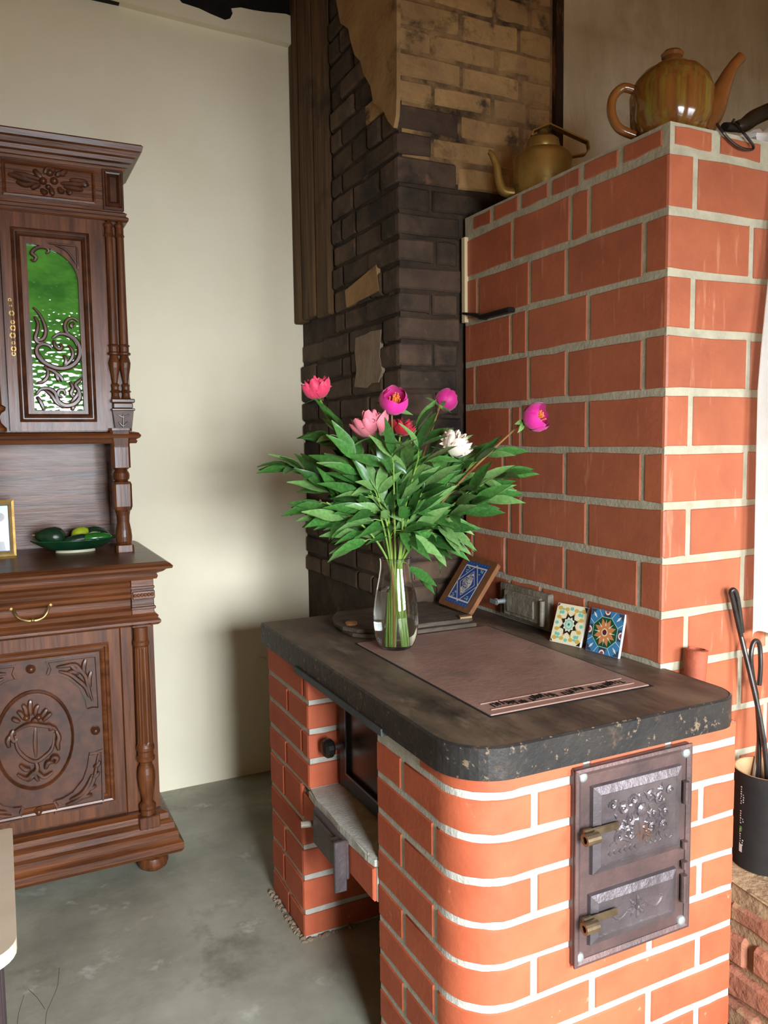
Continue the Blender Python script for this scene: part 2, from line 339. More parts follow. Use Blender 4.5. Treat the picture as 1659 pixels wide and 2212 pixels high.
bm = box(B(), X1, X1+.15, Y0, 2.6, 0, ZC); struct('wall_side', bm, m_wallp, 'plain plaster wall at the right of the room')
bm = box(B(), X0-.15, X0, Y0, WY, 0, ZC); struct('wall_left', bm, m_wallp, 'plain plaster wall at the left of the room')
bm = box(B(), X0-.15, X1+.15, Y0-.15, WY+.2, ZC, ZC+.1); struct('ceiling', bm, m_ceil, 'brown boarded ceiling')
xs = [X0-.15, WIN[0][0], WIN[0][1], WIN[1][0], WIN[1][1], X1+.15]; bm = B()
for i in (0, 2, 4): box(bm, xs[i], xs[i+1], Y0-.15, Y0, 0, ZC)
for a, b, c, d in WIN: box(bm, a, b, Y0-.15, Y0, 0, c); box(bm, a, b, Y0-.15, Y0, d, ZC)
struct('wall_front', bm, m_wallp, 'plaster wall with two windows behind the viewer')
for i, (a, b, c, d) in enumerate(WIN):
    bm = B(); f = .05; yb = Y0-.07
    holed(bm, [(a, yb, c), (b, yb, c), (b, yb, d), (a, yb, d)], [(a+f, yb, c+f), (b-f, yb, c+f), (b-f, yb, d-f), (a+f, yb, d-f)], (0, .06, 0))
    fr = struct('window_%d' % (i+1), bm, m_win, 'white painted casement window')
    box_ = B(); box(box_, (a+b)/2-.03, (a+b)/2+.03, yb, yb+.05, c+f, d-f); obj('mullion', box_, m_win, fr)
    for q in (1, 2):
        box_ = B(); z = c+(d-c)*q/3; box(box_, a+f, b-f, yb+.005, yb+.04, z-.014, z+.014); obj('glazing_bar', box_, m_win, fr)

# black beam under the ceiling and the ragged plaster band in front of it
bm = box(B(), X0, 1.25, WY-.035, WY+.01, 3.10, ZC, .008); struct('trim_1', bm, m_black, 'charred black wooden beam at the top of the white wall')
yb = WY-.04
rag = [(-20, -70), (200, -40), (340, -10), (385, -4), (393, 6), (430, 18), (455, 30), (486, 43), (497, 40), (503, 28), (500, 18), (520, 16), (548, 22), (575, 26), (598, 28), (618, 30), (632, 36), (637, 48), (637, 75), (633, 96), (560, 76), (480, 58), (400, 38), (330, 20), (253, 0), (100, -38), (-20, -68)]
bm = B(); prism(bm, [onY(x, y, yb) for x, y in rag], (0, .05, 0)); struct('trim_2', bm, m_wall, 'ragged strip of thick white plaster below the black beam')
bm = B(); prism(bm, [onY(x, y, WY-.006) for x, y in [(550, 1436), (556, 1424), (566, 1420), (577, 1424), (580, 1436), (574, 1448), (562, 1452), (553, 1447)]], (0, .02, 0)); struct('trim_3', bm, m_wall, 'lump of broken plaster low on the white wall beside the stove', None)
# wooden post in the corner
post = thing('timber_post', 'old unpainted wooden post between white wall and sooty chimney', 'post', (1.225, 3.14, 1.93))
for a, b, x in ((2.955, 3.085, 1.212), (3.09, 3.225, 1.204), (3.23, 3.318, 1.2)):
    bm = box(B(), x, 1.239, a, b, 1.95+RB.uniform(-.02, .02), ZC-.001, .006); obj('plank', bm, m_timber, post)

# ================================================================== chimney
chim = thing('chimney', 'sooty dark brick chimney rising from the stove to the ceiling', 'chimney', (1.54, 2.85, .0))
bm = B(); box(bm, 1.24, 1.852, 2.403, WY-.001, 0, ZC-.001); obj('core', bm, m_sootm, chim)
bm = box(B(), 1.25, 1.85, 2.398, 2.402, 2.3, ZC-.001); obj('clay_joints', bm, m_clay, chim)
CP = Corner(1.232, 2.395, .012); rc = random.Random(21)
z = .885; row = 0
while z < ZC-.03:
    h = .07+rc.uniform(-.006, .006); z1 = min(z+h, ZC-.004)
    # left face + corner brick
    off = (.0, .115)[row % 2]; st = -.918 if z < 1.86 else -.552; cuts = [st]; s = st+(.17 if z < 1.86 else .1)+off*.9
    while s < -.2: cuts.append(s+rc.uniform(-.015, .015)); s += (.245, .245, .125)[rc.randrange(3)]
    cw = (.13, .235)[row % 2]; cuts.append(-(.24, .12)[row % 2]+rc.uniform(-.01, .01))
    course(chim, CP, cuts, z, z1, .012, m_obrick, proud=.004, depth=.02, jit=.003, tilt=.006, c=.006)
    lim = .228 if z < 2.187 else .615
    hi = z > 2.25
    fr = [cuts[-1], cw+rc.uniform(-.012, .012)]
    s = fr[-1]+.24
    while s < lim-.07: fr.append(s+rc.uniform(-.02, .02)); s += (.24, .13)[rc.randrange(2)]
    fr.append(lim)
    course(chim, CP, fr[:2], z, z1, .012, m_obrick if z < 2.46 else m_obrick2, proud=.004, depth=.02, jit=.003, tilt=.005, c=.006)
    course(chim, CP, fr[1:], z, z1, .012, m_obrick2 if hi else m_obrick, proud=(.001 if hi else .004), depth=.02, jit=.003, tilt=.003, c=.006)
    z = z1+.013+rc.uniform(-.002, .002); row += 1
pl = [(722, -20), (735, 50), (752, 62), (758, 92), (765, 118), (778, 132), (785, 160), (800, 186), (806, 222), (826, 235), (838, 262), (850, 276), (855, 250), (857, 200), (857, 120), (857, 60), (857, -20)]
bm = B(); prism(bm, [onX(x, y, 1.2195) for x, y in pl], (.014, 0, 0)); obj('plaster_patch', bm, m_clay2, chim)['label'] = 'smooth ochre clay plaster left on the chimney side'
pl = [(768, 730), (790, 722), (800, 716), (822, 712), (820, 770), (825, 800), (816, 826), (800, 828), (790, 838), (765, 836), (770, 800), (766, 760)]
bm = B(); prism(bm, [onX(x, y, 1.2225) for x, y in pl], (.012, 0, 0)); obj('plaster_patch', bm, m_patch, chim)['label'] = 'pale grey plaster patch'
pl = [(748, 665), (815, 604), (826, 640), (750, 668)]
bm = B(); prism(bm, [onX(x, y, 1.224) for x, y in [(745, 628), (812, 572), (818, 628), (748, 664)]], (.015, 0, 0)); obj('plaster_patch', bm, m_clay2, chim)
bm = box(B(), 1.853, 1.885, 2.375, 2.42, 2.19, ZC-.001, .004); struct('trim_4', bm, m_rustw, 'narrow dark timber strip between chimney and cream plaster wall')

# ================================================================== tall brick heater
heat = thing('brick_heater', 'tall red brick masonry heater with wide grey joints beside the chimney', 'heater', (2.2, 1.9, 0))
HX, HY = 1.475, 1.466
bm = box(B(), HX+.001, X1-.01, HY+.001, 2.378, 0, 2.186); obj('mortar_core', bm, m_hmortar, heat)
HP = Corner(HX, HY, .006); g = .019; XE = 2.4
joints = [2.121, 1.983, 1.839, 1.700, 1.555, 1.415, 1.276, 1.141, 1.006, .873, .73, .60, .46, .32, .18, .04]
L = {0: [2.098, 1.824, 1.746], 1: [2.297, 2.011, 1.839, 1.542], 2: [2.108, 2.024, 1.746], 3: [2.313, 2.014, 1.835, 1.539], 4: [2.109, 2.053, 1.747],
     5: [2.148, 1.841, 1.537], 6: [2.112, 2.051, 1.745], 7: [2.33, 2.137, 1.839, 1.543], 8: [2.11, 1.95, 1.745]}
for i in range(len(joints)-1):
    z1, z0 = joints[i]-g/2, joints[i+1]+g/2
    left = [-(2.384-HY)]+[-(y-HY) for y in L.get(i, [])]
    fr = [1.559, 1.86, 2.16, 2.46, 2.76, 3.06, 3.288] if i % 2 == 0 else [1.757, 2.06, 2.36, 2.66, 2.96, 3.288]
    if i not in L: left = [-.28 if i % 2 == 0 else -.07]
    course(heat, HP, left+[x-HX for x in fr], z0, z1, .017, m_hbrick, proud=.002, depth=.012, jit=.0022, c=.002)
course(heat, HP, [-(y-HY) for y in (2.33, 2.21, 2.062, 1.917, 1.779, 1.63, 1.48)], 2.135, 2.177, .024, m_hbrick, proud=.002, depth=.012, jit=.002, c=.002)
course(heat, HP, [.001, .15, .32, .5, .7, .925, 1.12, 1.32, 1.52, 1.72, 1.813], 2.135, 2.177, .03, m_hbrick, proud=.002, depth=.012, jit=.002, c=.002)
bm = box(B(), 1.462, 1.476, 2.36, 2.379, 1.84, 2.12); obj('plaster_strip', bm, m_wallp, heat)
# iron damper slide sticking out of a joint
bm = B(); tube(bm, [onX(1000, 677, 1.462), onX(1025, 680, 1.46), onX(1050, 686, 1.462)], [.004, .007, .009], 8); box(bm, 1.452, 1.478, 2.09, 2.262, 1.835, 1.85, .002)
obj('damper_slide', bm, m_blk, heat)['label'] = 'black iron damper slide'
# soot door
sd = B(); box(sd, 1.455, 1.476, 1.888, 2.142, .882, .988, .004); sdo = obj('soot_door_frame', sd, m_irong, heat); sdo['label'] = 'small grey cast iron soot door'
bm = box(B(), 1.444, 1.458, 1.918, 2.105, .892, .972, .004); sdd = obj('door', bm, m_irong, sdo)
bm = B(); rframe(bm, 0, 0, 0, 0, 0, [(0, 0)]) if False else None
box(bm, 1.440, 1.447, 1.945, 2.085, .904, .96, .003); obj('raised_panel', bm, m_irong, sdd)
bm = B(); lathe(bm, [(0, -.014), (.014, -.014), (.016, 0), (.008, .004), (.007, .03), (.011, .032), (.011, .036), (0, .036)], Vector((1.447, 2.10, .935)), 14, Vector((-1, 0, 0))); box(bm, 1.41, 1.416, 2.095, 2.135, .925, .94, .002); obj('latch', bm, m_bolt, sdd)
bm = B(); lathe(bm, [(0, 0), (.008, 0), (.008, .075), (0, .075)], Vector((1.444, 1.905, .893)), 10); obj('hinge', bm, m_irong, sdo)
# clay stub behind the counter end
bm = B(); ax = Vector((.08, 0, 1)).normalized(); lathe(bm, [(0, 0), (.026, 0), (.027, .12), (.02, .122), (.018, .1), (0, .1)], Vector((1.545, 1.425, .80)), 14, ax)
tag(obj('clay_pipe', bm, m_clayp, None, True, origin=(1.545, 1.425, .80)), 'short red clay pipe stub standing behind the stove top corner', 'pipe')

# ================================================================== cooking stove
stove = thing('brick_stove', 'low orange brick cooking stove with rounded corner and dark iron top', 'stove', (1.11, 1.82, 0))
SX, SY, SE = .765, 1.232, 1.468
bm = B()
def corner_block(bm, P, s0, s1, yb, xb, z0, z1, n=10, inset=.0):
    ss = [s0]+[-P.r+2*P.r*i/n for i in range(n+1)]+[s1]
    pts = [P.at(t)[0]-P.at(t)[1]*inset for t in ss]
    poly = [Vector((p.x, p.y, z0)) for p in pts]+[Vector((xb, pts[-1].y, z0)), Vector((xb, yb, z0)), Vector((pts[0].x, yb, z0))]
    out = []
    for p in poly:
        if not out or (p-out[-1]).length > 1e-4: out.append(p)
    prism(bm, out, (0, 0, z1-z0))
SP = Corner(SX, SY, .1)
corner_block(bm, SP, -.388, SE-SX, 1.62, SE-.001, 0, .812, inset=.0)
obj('mortar', bm, m_mortar, stove)
bm = B(); box(bm, .86, 1.47, 1.62, 2.05, .47, .812); box(bm, 1.25, 1.47, 1.62, 2.12, 0, .47); obj('inner_wall', bm, m_void, stove)  # coloured near-black so the niche reads as a deep shaded void
bm = B(); box(bm, .758, 1.47, 2.047, 2.40, .472, .812); box(bm, .758, 1.47, 2.113, 2.40, 0, .472); obj('mortar', bm, m_mortar, stove)
sj = [.812, .770, .687, .600, .511, .427, .340, .257, .171, .086, .0]
for i in range(len(sj)-1):
    z1, z0 = sj[i]-(.0075 if i else 0), sj[i+1]+(.0075 if i < 9 else .001)
    if i == 0: cuts = [-.19, .28, .5, SE-SX]
    elif i % 2: cuts = [-.388, -.262, .152, .456, SE-SX]
    else: cuts = [-.388, -.123, .30, .60, SE-SX]
    for a, b in zip(cuts, cuts[1:]):
        brick(stove, SP, a+(.008 if a > -.38 else 0), b-(.008 if b < SE-SX else 0), z0, z1, .003, .03, .0014, m_brick, .0025)
    RP = Line((SE, SY+.002, 0), (0, 1, 0), (1, 0, 0))
    brick(stove, RP, .002, .228, z0, z1, .002, .02, .001, m_brick, .002)
# leg
LPu, LPl = Corner(.755, 2.044, .006), Corner(.755, 2.11, .006)
for k, (z0, z1, yj) in enumerate(((.727, .812, 2.075), (.642, .727, 2.211), (.559, .642, 2.095), (.475, .559, 2.234))):
    c = [-(2.40-2.044), -(yj-2.044), .10]
    course(stove, LPu, c, z0+.008, z1-(.008 if k else 0), .015, m_brick, proud=.003, depth=.02, jit=.0014, c=.0025)
for z0, z1, yj in ((.365, .475, 2.26), (.277, .365, 2.262), (.186, .277, 2.262), (.083, .186, 2.278), (.0, .083, 2.24)):
    c = [-(2.40-2.11)]+([-(yj-2.11)] if yj != 2.262 or z0 < .2 else [])+[.25, .5]
    course(stove, LPl, c, z0+.008, z1-.008, .016, m_brick, proud=.003, depth=.02, jit=.002, c=.0025)
bm = B(); rg = random.Random(31)
for k in range(70):
    p = Vector((.75-abs(rg.gauss(0, .006)), rg.uniform(2.1, 2.40), .002)) if k < 52 else Vector((.75+rg.uniform(0, .16), 2.104-abs(rg.gauss(0, .004)), .002))
    r_ = rg.uniform(.003, .008); blob(bm, p, (r_*rg.uniform(.8, 1.6), r_*.9), 5, 4, Vector((rg.uniform(-.6, .6), rg.uniform(-.6, .6), 1)))
o_ = obj('crumbled_mortar', bm, m_patch, stove); o_['kind'] = 'stuff'
# brick lintel row over the wood niche, mortar ledge above it
LR = Line((.757, 2.10, 0), (0, -1, 0), (-1, 0, 0))
bm = box(B(), .762, .86, 1.625, 2.108, .372, .455); obj('mortar', bm, m_mortar, stove)
course(stove, LR, [.0, .15, .475], .372, .452, .012, m_brick, proud=.004, depth=.1, jit=.001, c=.0025)
bm = B(); ledge = [(.752, 2.052), (.748, 1.98), (.75, 1.9), (.746, 1.82), (.752, 1.74), (.75, 1.66), (.758, 1.622), (.88, 1.622), (.88, 2.052)]
prism(bm, [(x, y, .452) for x, y in ledge], (0, 0, .028)); bmesh.ops.bevel(bm, geom=bm.edges[:], offset=.006, segments=2, affect='EDGES'); obj('mortar_ledge', bm, m_mortar, stove)['label'] = 'rough whitish mortar ledge under the oven door'
# flat steel lintel
bm = box(B(), .745, .765, 1.56, 2.13, .795, .812); obj('steel_lintel', bm, m_lintel, stove)
# oven door
ov = box(B(), .845, .862, 1.622, 2.044, .482, .796); ovo = obj('oven_frame', ov, m_blk, stove)
bm = B(); a0, a1, c0, c1 = 1.66, 2.005, .50, .77
holed(bm, [(.83, a0, c0), (.83, a1, c0), (.83, a1, c1), (.83, a0, c1)], [(.83, a0+.05, c0+.045), (.83, a1-.05, c0+.045), (.83, a1-.05, c1-.04), (.83, a0+.05, c1-.04)], (.016, 0, 0)); odr = obj('oven_door', bm, m_blk, stove); odr['label'] = 'black recessed oven door'
bm = box(B(), .838, .846, a0+.045, a1-.045, c0+.04, c1-.035); obj('pane', bm, m_ovg, odr)
bm = B(); holed(bm, [(.827, a0+.044, c0+.04), (.827, a1-.044, c0+.04), (.827, a1-.044, c1-.035), (.827, a0+.044, c1-.035)], [(.827, a0+.05, c0+.046), (.827, a1-.05, c0+.046), (.827, a1-.05, c1-.041), (.827, a0+.05, c1-.041)], (.004, 0, 0)); obj('trim', bm, m_steelline, odr)
bm = B(); kp = Vector((.832, 1.985, .613)); lathe(bm, [(0, 0), (.009, 0), (.008, .03), (.006, .034)], kp, 12, Vector((-1, 0, 0))); kn = obj('knob_shaft', bm, m_iron, odr)
bm = B(); lathe(bm, [(0, .03), (.02, .03), (.026, .036), (.026, .05), (.02, .058), (0, .06)], kp, 14, Vector((-1, 0, 0))); obj('knob', bm, m_blk, odr)
# small ash door hanging half open on the lintel row
ash = box(B(), .735, .75, 1.76, 1.975, .362, .462, .003); asho = obj('ash_door', ash, m_iron2, stove); asho['label'] = 'small dark cast iron ash door'
bm = box(B(), .728, .738, 1.80, 1.955, .376, .45, .004); obj('raised_panel', bm, m_iron2, asho)
bm = B(); box(bm, .708, .74, 1.754, 1.766, .338, .468, .002); box(bm, .712, .735, 1.755, 1.80, .40, .462, .004); obj('latch_plate', bm, m_iron2, asho)
bm = B(); lathe(bm, [(0, 0), (.009, 0), (.009, .035), (0, .035)], Vector((.742, 1.985, .41)), 10, Vector((-1, .3, 0))); obj('hinge_pin', bm, m_irong, asho)
# counter: thick slab with rounded corners
ZT, ZB = .872, .812
def counter_loop(x0, x1, y0, y1, r, r2, n=10):
    p = [(x0, y1)]
    p += [(x0+r-r*math.cos(a*PI/2/n), y0+r-r*math.sin(a*PI/2/n)) for a in range(n+1)]
    p += [(x1-r2+r2*math.sin(a*PI/2/n), y0+r2-r2*math.cos(a*PI/2/n)) for a in range(n+1)]
    return p
def slab_pts(i):
    return counter_loop(.750+i, 1.487-i, 1.222+i, 2.45, .115, .075)+[(1.487-i, HY-.003), (HX-.003, HY-.003), (HX-.003, 2.392), (1.234, 2.392), (1.234, 2.45)]
bm = B(); prism(bm, [(x, y, ZB) for x, y in slab_pts(.003)], (0, 0, ZT-ZB)); obj('counter_slab', bm, m_ctop, stove)['label'] = 'dark worn stove top with rounded corners'
bm = B(); lp = [(.750, 2.45)]+counter_loop(.748, 1.489, 1.220, 2.45, .117, .077)[1:]+[(1.489, HY-.004)]
ins = [(.755, 2.445)]+counter_loop(.753, 1.484, 1.225, 2.445, .112, .072)[1:]+[(1.484, HY-.004)]
v0 = [bm.verts.new((x, y, ZB-.006)) for x, y in lp]; v1 = [bm.verts.new((x, y, ZT-.003)) for x, y in lp]; v2 = [bm.verts.new((x, y, ZT+.0006)) for x, y in ins]; v3 = [bm.verts.new((x, y, ZB-.006)) for x, y in ins]
for a, b in ((v0, v1), (v1, v2), (v3, v0)):
    for i in range(len(a)-1): bm.faces.new((a[i], a[i+1], b[i+1], b[i]))
obj('edge_band', bm, m_cedge, stove)['label'] = 'black flaking iron edge band'
# hot plate sunk in the slab: near-black sheet painting the shade of the gap, plate, raised lettering strip
bm = box(B(), .905, 1.356, 1.366, 2.062, ZT-.01, ZT+.0008); obj('plate_gap_shade', bm, m_void, stove)
bm = box(B(), .911, 1.349, 1.374, 2.055, ZT-.01, ZT+.0030, .0015); hp = obj('hot_plate', bm, m_hot, stove); hp['label'] = 'reddish brown cast iron hot plate'
bm = B(); zz = ZT+.003
for a, b, c, d in ((.928, 1.325, 1.440, 1.4425), (.928, 1.325, 1.398, 1.4005)): box(bm, a, b, c, d, zz-.001, zz+.0014)
obj('cast_rib', bm, m_hot, hp)
bm = B(); rl = random.Random(5); x = .945
for wd in (9, 8, 7, 12):
    for k in range(wd):
        if x > 1.312: break
        t = (x-.945)/.37; yy = 1.408+.008*math.sin(x*60)
        box(bm, x, x+.0022, yy, yy+.02+rl.uniform(-.004, .004), zz-.001, zz+.0016)
        if rl.random() < .75: yb_ = yy+rl.choice((0, .009, .018)); box(bm, x, x+.0075, yb_, yb_+.0024, zz-.001, zz+.0016)
        if rl.random() < .4: box(bm, x+.0055, x+.0075, yy+.004, yy+.018, zz-.001, zz+.0016)
        x += .0095
    x += .012
lt = obj('cast_lettering', bm, m_blk, hp); lt['kind'] = 'stuff'
# firebox front: plate, two doors, latches, hinges, bolts
FYb = SY-.004
bm = box(B(), 1.003, 1.316, FYb-.012, FYb+.01, .384, .796, .004); fp = obj('firebox_plate', bm, m_iron, stove); fp['label'] = 'cast iron firebox front with two doors'
bm = B(); rframe(bm, 1.003, 1.316, .384, .796, FYb-.012, [(0, 0), (0, .004), (.006, .006), (.014, .002), (.014, 0)]); obj('rim', bm, m_iron, fp)
def relief_door(x0, x1, z0, z1, seed, floral):
    y = FYb-.012
    bm = B(); pr = [(0, 0), (.002, .008), (.018, .014), (.021, .011)]
    rframe(bm, x0, x1, z0, z1, y, pr)
    i = pr[-1][0]; h = pr[-1][1]
    bm.faces.new([bm.verts.new(p) for p in ((x0+i, y-h, z0+i), (x1-i, y-h, z0+i), (x1-i, y-h, z1-i), (x0+i, y-h, z1-i))])
    d = obj('firebox_door' if floral else 'ash_pit_door', bm, m_iron2, fp)
    cx, cz = (x0+x1)/2+.005, (z0+z1)/2; yy = y-.0105; fd = Vector((0, 1, 0)); bm = B(); rr = random.Random(seed)
    if floral:
        wx, wz = (x1-x0)/2-.03, (z1-z0)/2-.03
        tube(bm, [(cx, yy, cz-wz*.5), (cx-.004, yy, cz), (cx+.003, yy, cz+wz*.8)], [.006, .008, .005], 6, .6, fd)
        blob(bm, Vector((cx, yy, cz+wz*.35)), (.016, .010), 10, 6, Vector((0, -1, 0)))
        for s in (-1, 1):
            for k, (a, b, r) in enumerate(((.25, .75, .011), (.55, .55, .014), (.35, .1, .012), (.7, .05, .012), (.3, -.35, .012), (.65, -.4, .013), (.85, .75, .01))):
                c = Vector((cx+s*a*wx, yy, cz+b*wz)); n = 14
                pts = [c+Vector((s*math.cos(q*.5+k)*r*(1-q/18), 0, math.sin(q*.5+k)*r*(1-q/18))) for q in range(n)]
                tube(bm, pts, taper(n, .0046), 5, 1.1, fd)
                blob(bm, c, (.004, .005), 6, 4, Vector((0, -1, 0)))
            pts = spline([(cx+s*.01, yy, cz-wz*.5), (cx+s*wx*.3, yy, cz-wz*.62), (cx+s*wx*.6, yy, cz-wz*.45), (cx+s*wx*.92, yy, cz-wz*.6)], 5); tube(bm, pts, taper(len(pts), .005), 6, .8, fd)
            for k in range(6):
                px = cx+s*wx*(.12+.15*k); tube(bm, [(px, yy, cz-wz*.95), (px+s*.006, yy, cz-wz*.86), (px+s*.002, yy, cz-wz*.76)], [.002, .0045, .002], 5, .8, fd)
        for k in range(60):
            c = Vector((cx+rr.uniform(-1, 1)*wx*.8, yy, cz+rr.uniform(-.6, .9)*wz)); a = rr.uniform(0, PI); l = rr.uniform(.006, .013)
            tube(bm, [c-Vector((math.cos(a), 0, math.sin(a)))*l, c+Vector((.002, 0, .002)), c+Vector((math.cos(a), 0, math.sin(a)))*l], [.0015, .0046, .0015], 5, 1, fd)
    else:
        for k in range(8):
            a = k*PI/4; tube(bm, [(cx+math.cos(a)*.006, yy, cz+math.sin(a)*.006), (cx+math.cos(a)*.018, yy, cz+math.sin(a)*.018), (cx+math.cos(a)*.028, yy, cz+math.sin(a)*.028)], [.002, .006, .001], 6, .7, fd)
        blob(bm, Vector((cx, yy, cz)), (.007, .007), 8, 5, Vector((0, -1, 0)))
        for s in (-1, 1):
            pts = spline([(cx+s*.028, yy, cz-.004), (cx+s*.05, yy, cz-.014), (cx+s*.07, yy, cz+.004), (cx+s*.058, yy, cz+.012)], 4); tube(bm, pts, taper(len(pts), .0035), 5, .8, fd)
    obj('relief', bm, m_iron2, d)
    return d
d1 = relief_door(1.041, 1.283, .572, .757, 3, True); d2 = relief_door(1.037, 1.273, .424, .532, 4, False)
for d, zl in ((d1, .669), (d2, .487)):
    bm = B(); y = FYb-.022; box(bm, 1.03, 1.10, y-.012, y-.006, zl-.006, zl+.010, .002)
    lathe(bm, [(.007, -.003), (.012, -.003), (.012, .03), (.007, .03)], Vector((1.005, y-.022, zl-.002)), 14, Vector((1, 0, 0)), True)
    box(bm, 1.01, 1.032, y-.014, y-.005, zl+.002, zl+.012, .002); obj('latch', bm, mat('latch_brass_%d' % len(MATS), srgb(116, 98, 72), srgb(80, 66, 50), 20, .42, metal=.6), d)
for z_, zl in ((.70, .06), (.60, .02), (.48, .075), (.555, .02)):
    bm = B(); lathe(bm, [(0, 0), (.0075, 0), (.0075, zl*.8), (0, zl*.8)], Vector((1.294, FYb-.02, z_-.03)), 10); obj('hinge', bm, m_iron, fp)
for x_, z_ in ((1.022, .779), (1.300, .777), (1.296, .402), (1.017, .403)):
    bm = B(); dome(bm, Vector((x_, FYb-.011, z_)), .0115, .008); obj('bolt', bm, m_bolt, fp, True)

# rough masonry bench at the right of the stove
bench = thing('masonry_bench', 'low crumbling old brick bench right of the stove', 'bench', (1.95, .9, 0))
LX, LZ = 1.555, .375
bm = box(B(), LX+.012, 2.5, .35, HY-.002, 0, LZ-.004); obj('core', bm, m_sand, bench)
BP = Line((LX, 1.45, 0), (0, -1, 0), (-1, 0, 0)); rk = random.Random(9); z = .012; r = 0
while z < LZ-.03:
    z1 = min(z+.07+rk.uniform(-.005, .005), LZ-.006); s = .006+(.12 if r % 2 else .0); cuts = [.0] if not r % 2 else [.0, s]
    s = cuts[-1]
    while s < 1.0: s += rk.choice((.12, .22, .24, .2)); cuts.append(min(s, 1.09))
    course(bench, BP, cuts, z, z1, .02, m_rubble, proud=.004, depth=.05, jit=.006, tilt=.012, c=.009)
    z = z1+.016; r += 1
bm = B(); n = 14; gx, gy = 12, 14; G = [[bm.verts.new((LX+.005+(2.5-LX)*i/gx, .36+(HY-.004-.36)*j/gy, LZ-.008+rk.uniform(-.006, .008))) for j in range(gy+1)] for i in range(gx+1)]
for i in range(gx):
    for j in range(gy): bm.faces.new((G[i][j], G[i+1][j], G[i+1][j+1], G[i][j+1]))
obj('crumbled_top', bm, m_sand, bench, True)

# ================================================================== carved oak cupboard
XM = -.17; CX1 = .465; CX0 = 2*XM-CX1; CYB = WY-.008
cab = thing('oak_cupboard', 'tall carved dark oak cupboard with green glass door against white wall', 'cupboard', (XM, 3.0, 0))
def mirror_copy(o, par):
    c = o.copy(); COL.objects.link(c); c.parent = par; c.scale = (-1, 1, 1)
    return c
def pair(o):
    """mirror a part (and its sub-parts) to the left half of the cupboard"""
    c = mirror_copy(o, cab)
    for ch in list(o.children):
        d = ch.copy(); COL.objects.link(d); d.parent = c
    return c
def part(n, bm, m, par=cab, smooth=False, lab=None):
    o = obj(n, bm, m, par, smooth)
    if lab: o['label'] = lab
    return o
def flutelathe(bm, prof, c, fl, seg=32):
    rings = []
    for k, (r, h) in enumerate(prof):
        f = fl[0] <= h <= fl[1]
        rings.append([bm.verts.new(c+Vector((0, 0, h))+Vector((math.cos(2*PI*i/seg), math.sin(2*PI*i/seg), 0))*(r*(.91 if f and i % 2 else 1))) for i in range(seg)])
    for p, q in zip(rings, rings[1:]):
        for i in range(seg): bm.faces.new((p[i], p[(i+1) % seg], q[(i+1) % seg], q[i]))
    bm.faces.new(rings[0][::-1]); bm.faces.new(rings[-1]); return bm
# --- plinth, feet, cases
YL = 2.738
bm = B(); umould(bm, CX0, CX1, 2.718, CYB, [(.0, .065), (.052, .065), (.06, .078), (.06, .1), (.05, .108), (.046, .112), (.046, .138), (.036, .146), (.034, .165), (.02, .178), (.018, .196), (.0, .205)]); part('plinth', bm, m_wh)
for y in (2.73, 3.2):
    bm = B(); lathe(bm, [(0, 0), (.032, 0), (.046, .01), (.052, .028), (.046, .046), (.03, .056), (.034, .066)], Vector((.432, y, 0)), 20); pair(part('bun_foot', bm, m_wv, smooth=True))
bm = B(); box(bm, CX0+.01, CX1-.01, YL+.012, CYB, .2, 1.0); part('lower_case', bm, m_wv)
for x0, x1 in ((.357, .395),):
    bm = box(B(), x0, x1, YL, YL+.03, .205, .85, .002); pair(part('stile', bm, m_wv))
bm = box(B(), .395, CX1, YL+.004, YL+.03, .205, .85); pair(part('side_board', bm, m_wv))
bm = box(B(), XM-.016, XM+.016, YL-.004, YL+.03, .205, .85, .004); part('centre_stile', bm, m_wv)
# --- lower doors
DX0, DX1, DZ0, DZ1 = XM+.018, .355, .212, .842
bm = B(); box(bm, DX0, DX1, YL-.002, YL+.02, DZ0, DZ1, .002); ld = part('lower_door', bm, m_wv, lab='lower cupboard door with carved oval medallion')
fx0, fx1, fz0, fz1 = DX0+.05, .318, .262, .800
bm = B(); rframe(bm, fx0, fx1, fz0, fz1, YL-.002, [(0, 0), (0, .008), (.006, .014), (.012, .012), (.015, .005), (.021, .008), (.026, .004), (.030, -.001)]); part('moulding', bm, m_wh, ld)
def Z3(zx, zy, y=YL-.004): return onY(zx/3.457, 1300+zy/3.457, y)
cm = Z3(262, 1030).x
bm = box(B(), fx0+.03, fx1-.03, YL-.005, YL, fz0+.03, fz1-.03); part('field', bm, m_wc, ld)
yc = YL-.006
def both(pts): return [pts, [Vector((2*cm-p.x, p.y, p.z)) for p in pts]]
ctr = [(340, 440), (530, 412), (720, 390), (733, 600), (745, 800), (700, 798), (655, 812), (640, 740), (590, 640), (520, 580), (440, 545), (345, 540), (362, 490)]
cbr = [(405, 1580), (590, 1545), (775, 1510), (772, 1300), (765, 1095), (715, 1115), (668, 1122), (655, 1220), (620, 1320), (540, 1420), (460, 1470), (395, 1490), (420, 1530)]
for poly in (ctr, cbr):
    for pts in both([Z3(x, y, yc) for x, y in poly]):
        c = sum(pts, Vector())/len(pts)
        bm = B(); a = [bm.verts.new(p+Vector((0, .004, 0))) for p in pts]; b = [bm.verts.new(p-Vector((0, .009, 0))) for p in pts]; d = [bm.verts.new(c+(p-c)*.93-Vector((0, .009, 0))) for p in pts]; e = [bm.verts.new(c+(p-c)*.90-Vector((0, .005, 0))) for p in pts]
        for u, v in ((a, b), (b, d), (d, e)):
            for i in range(len(u)): bm.faces.new((u[i], u[(i+1) % len(u)], v[(i+1) % len(u)], v[i]))
        bm.faces.new(e); part('corner_block', bm, m_wc, ld)
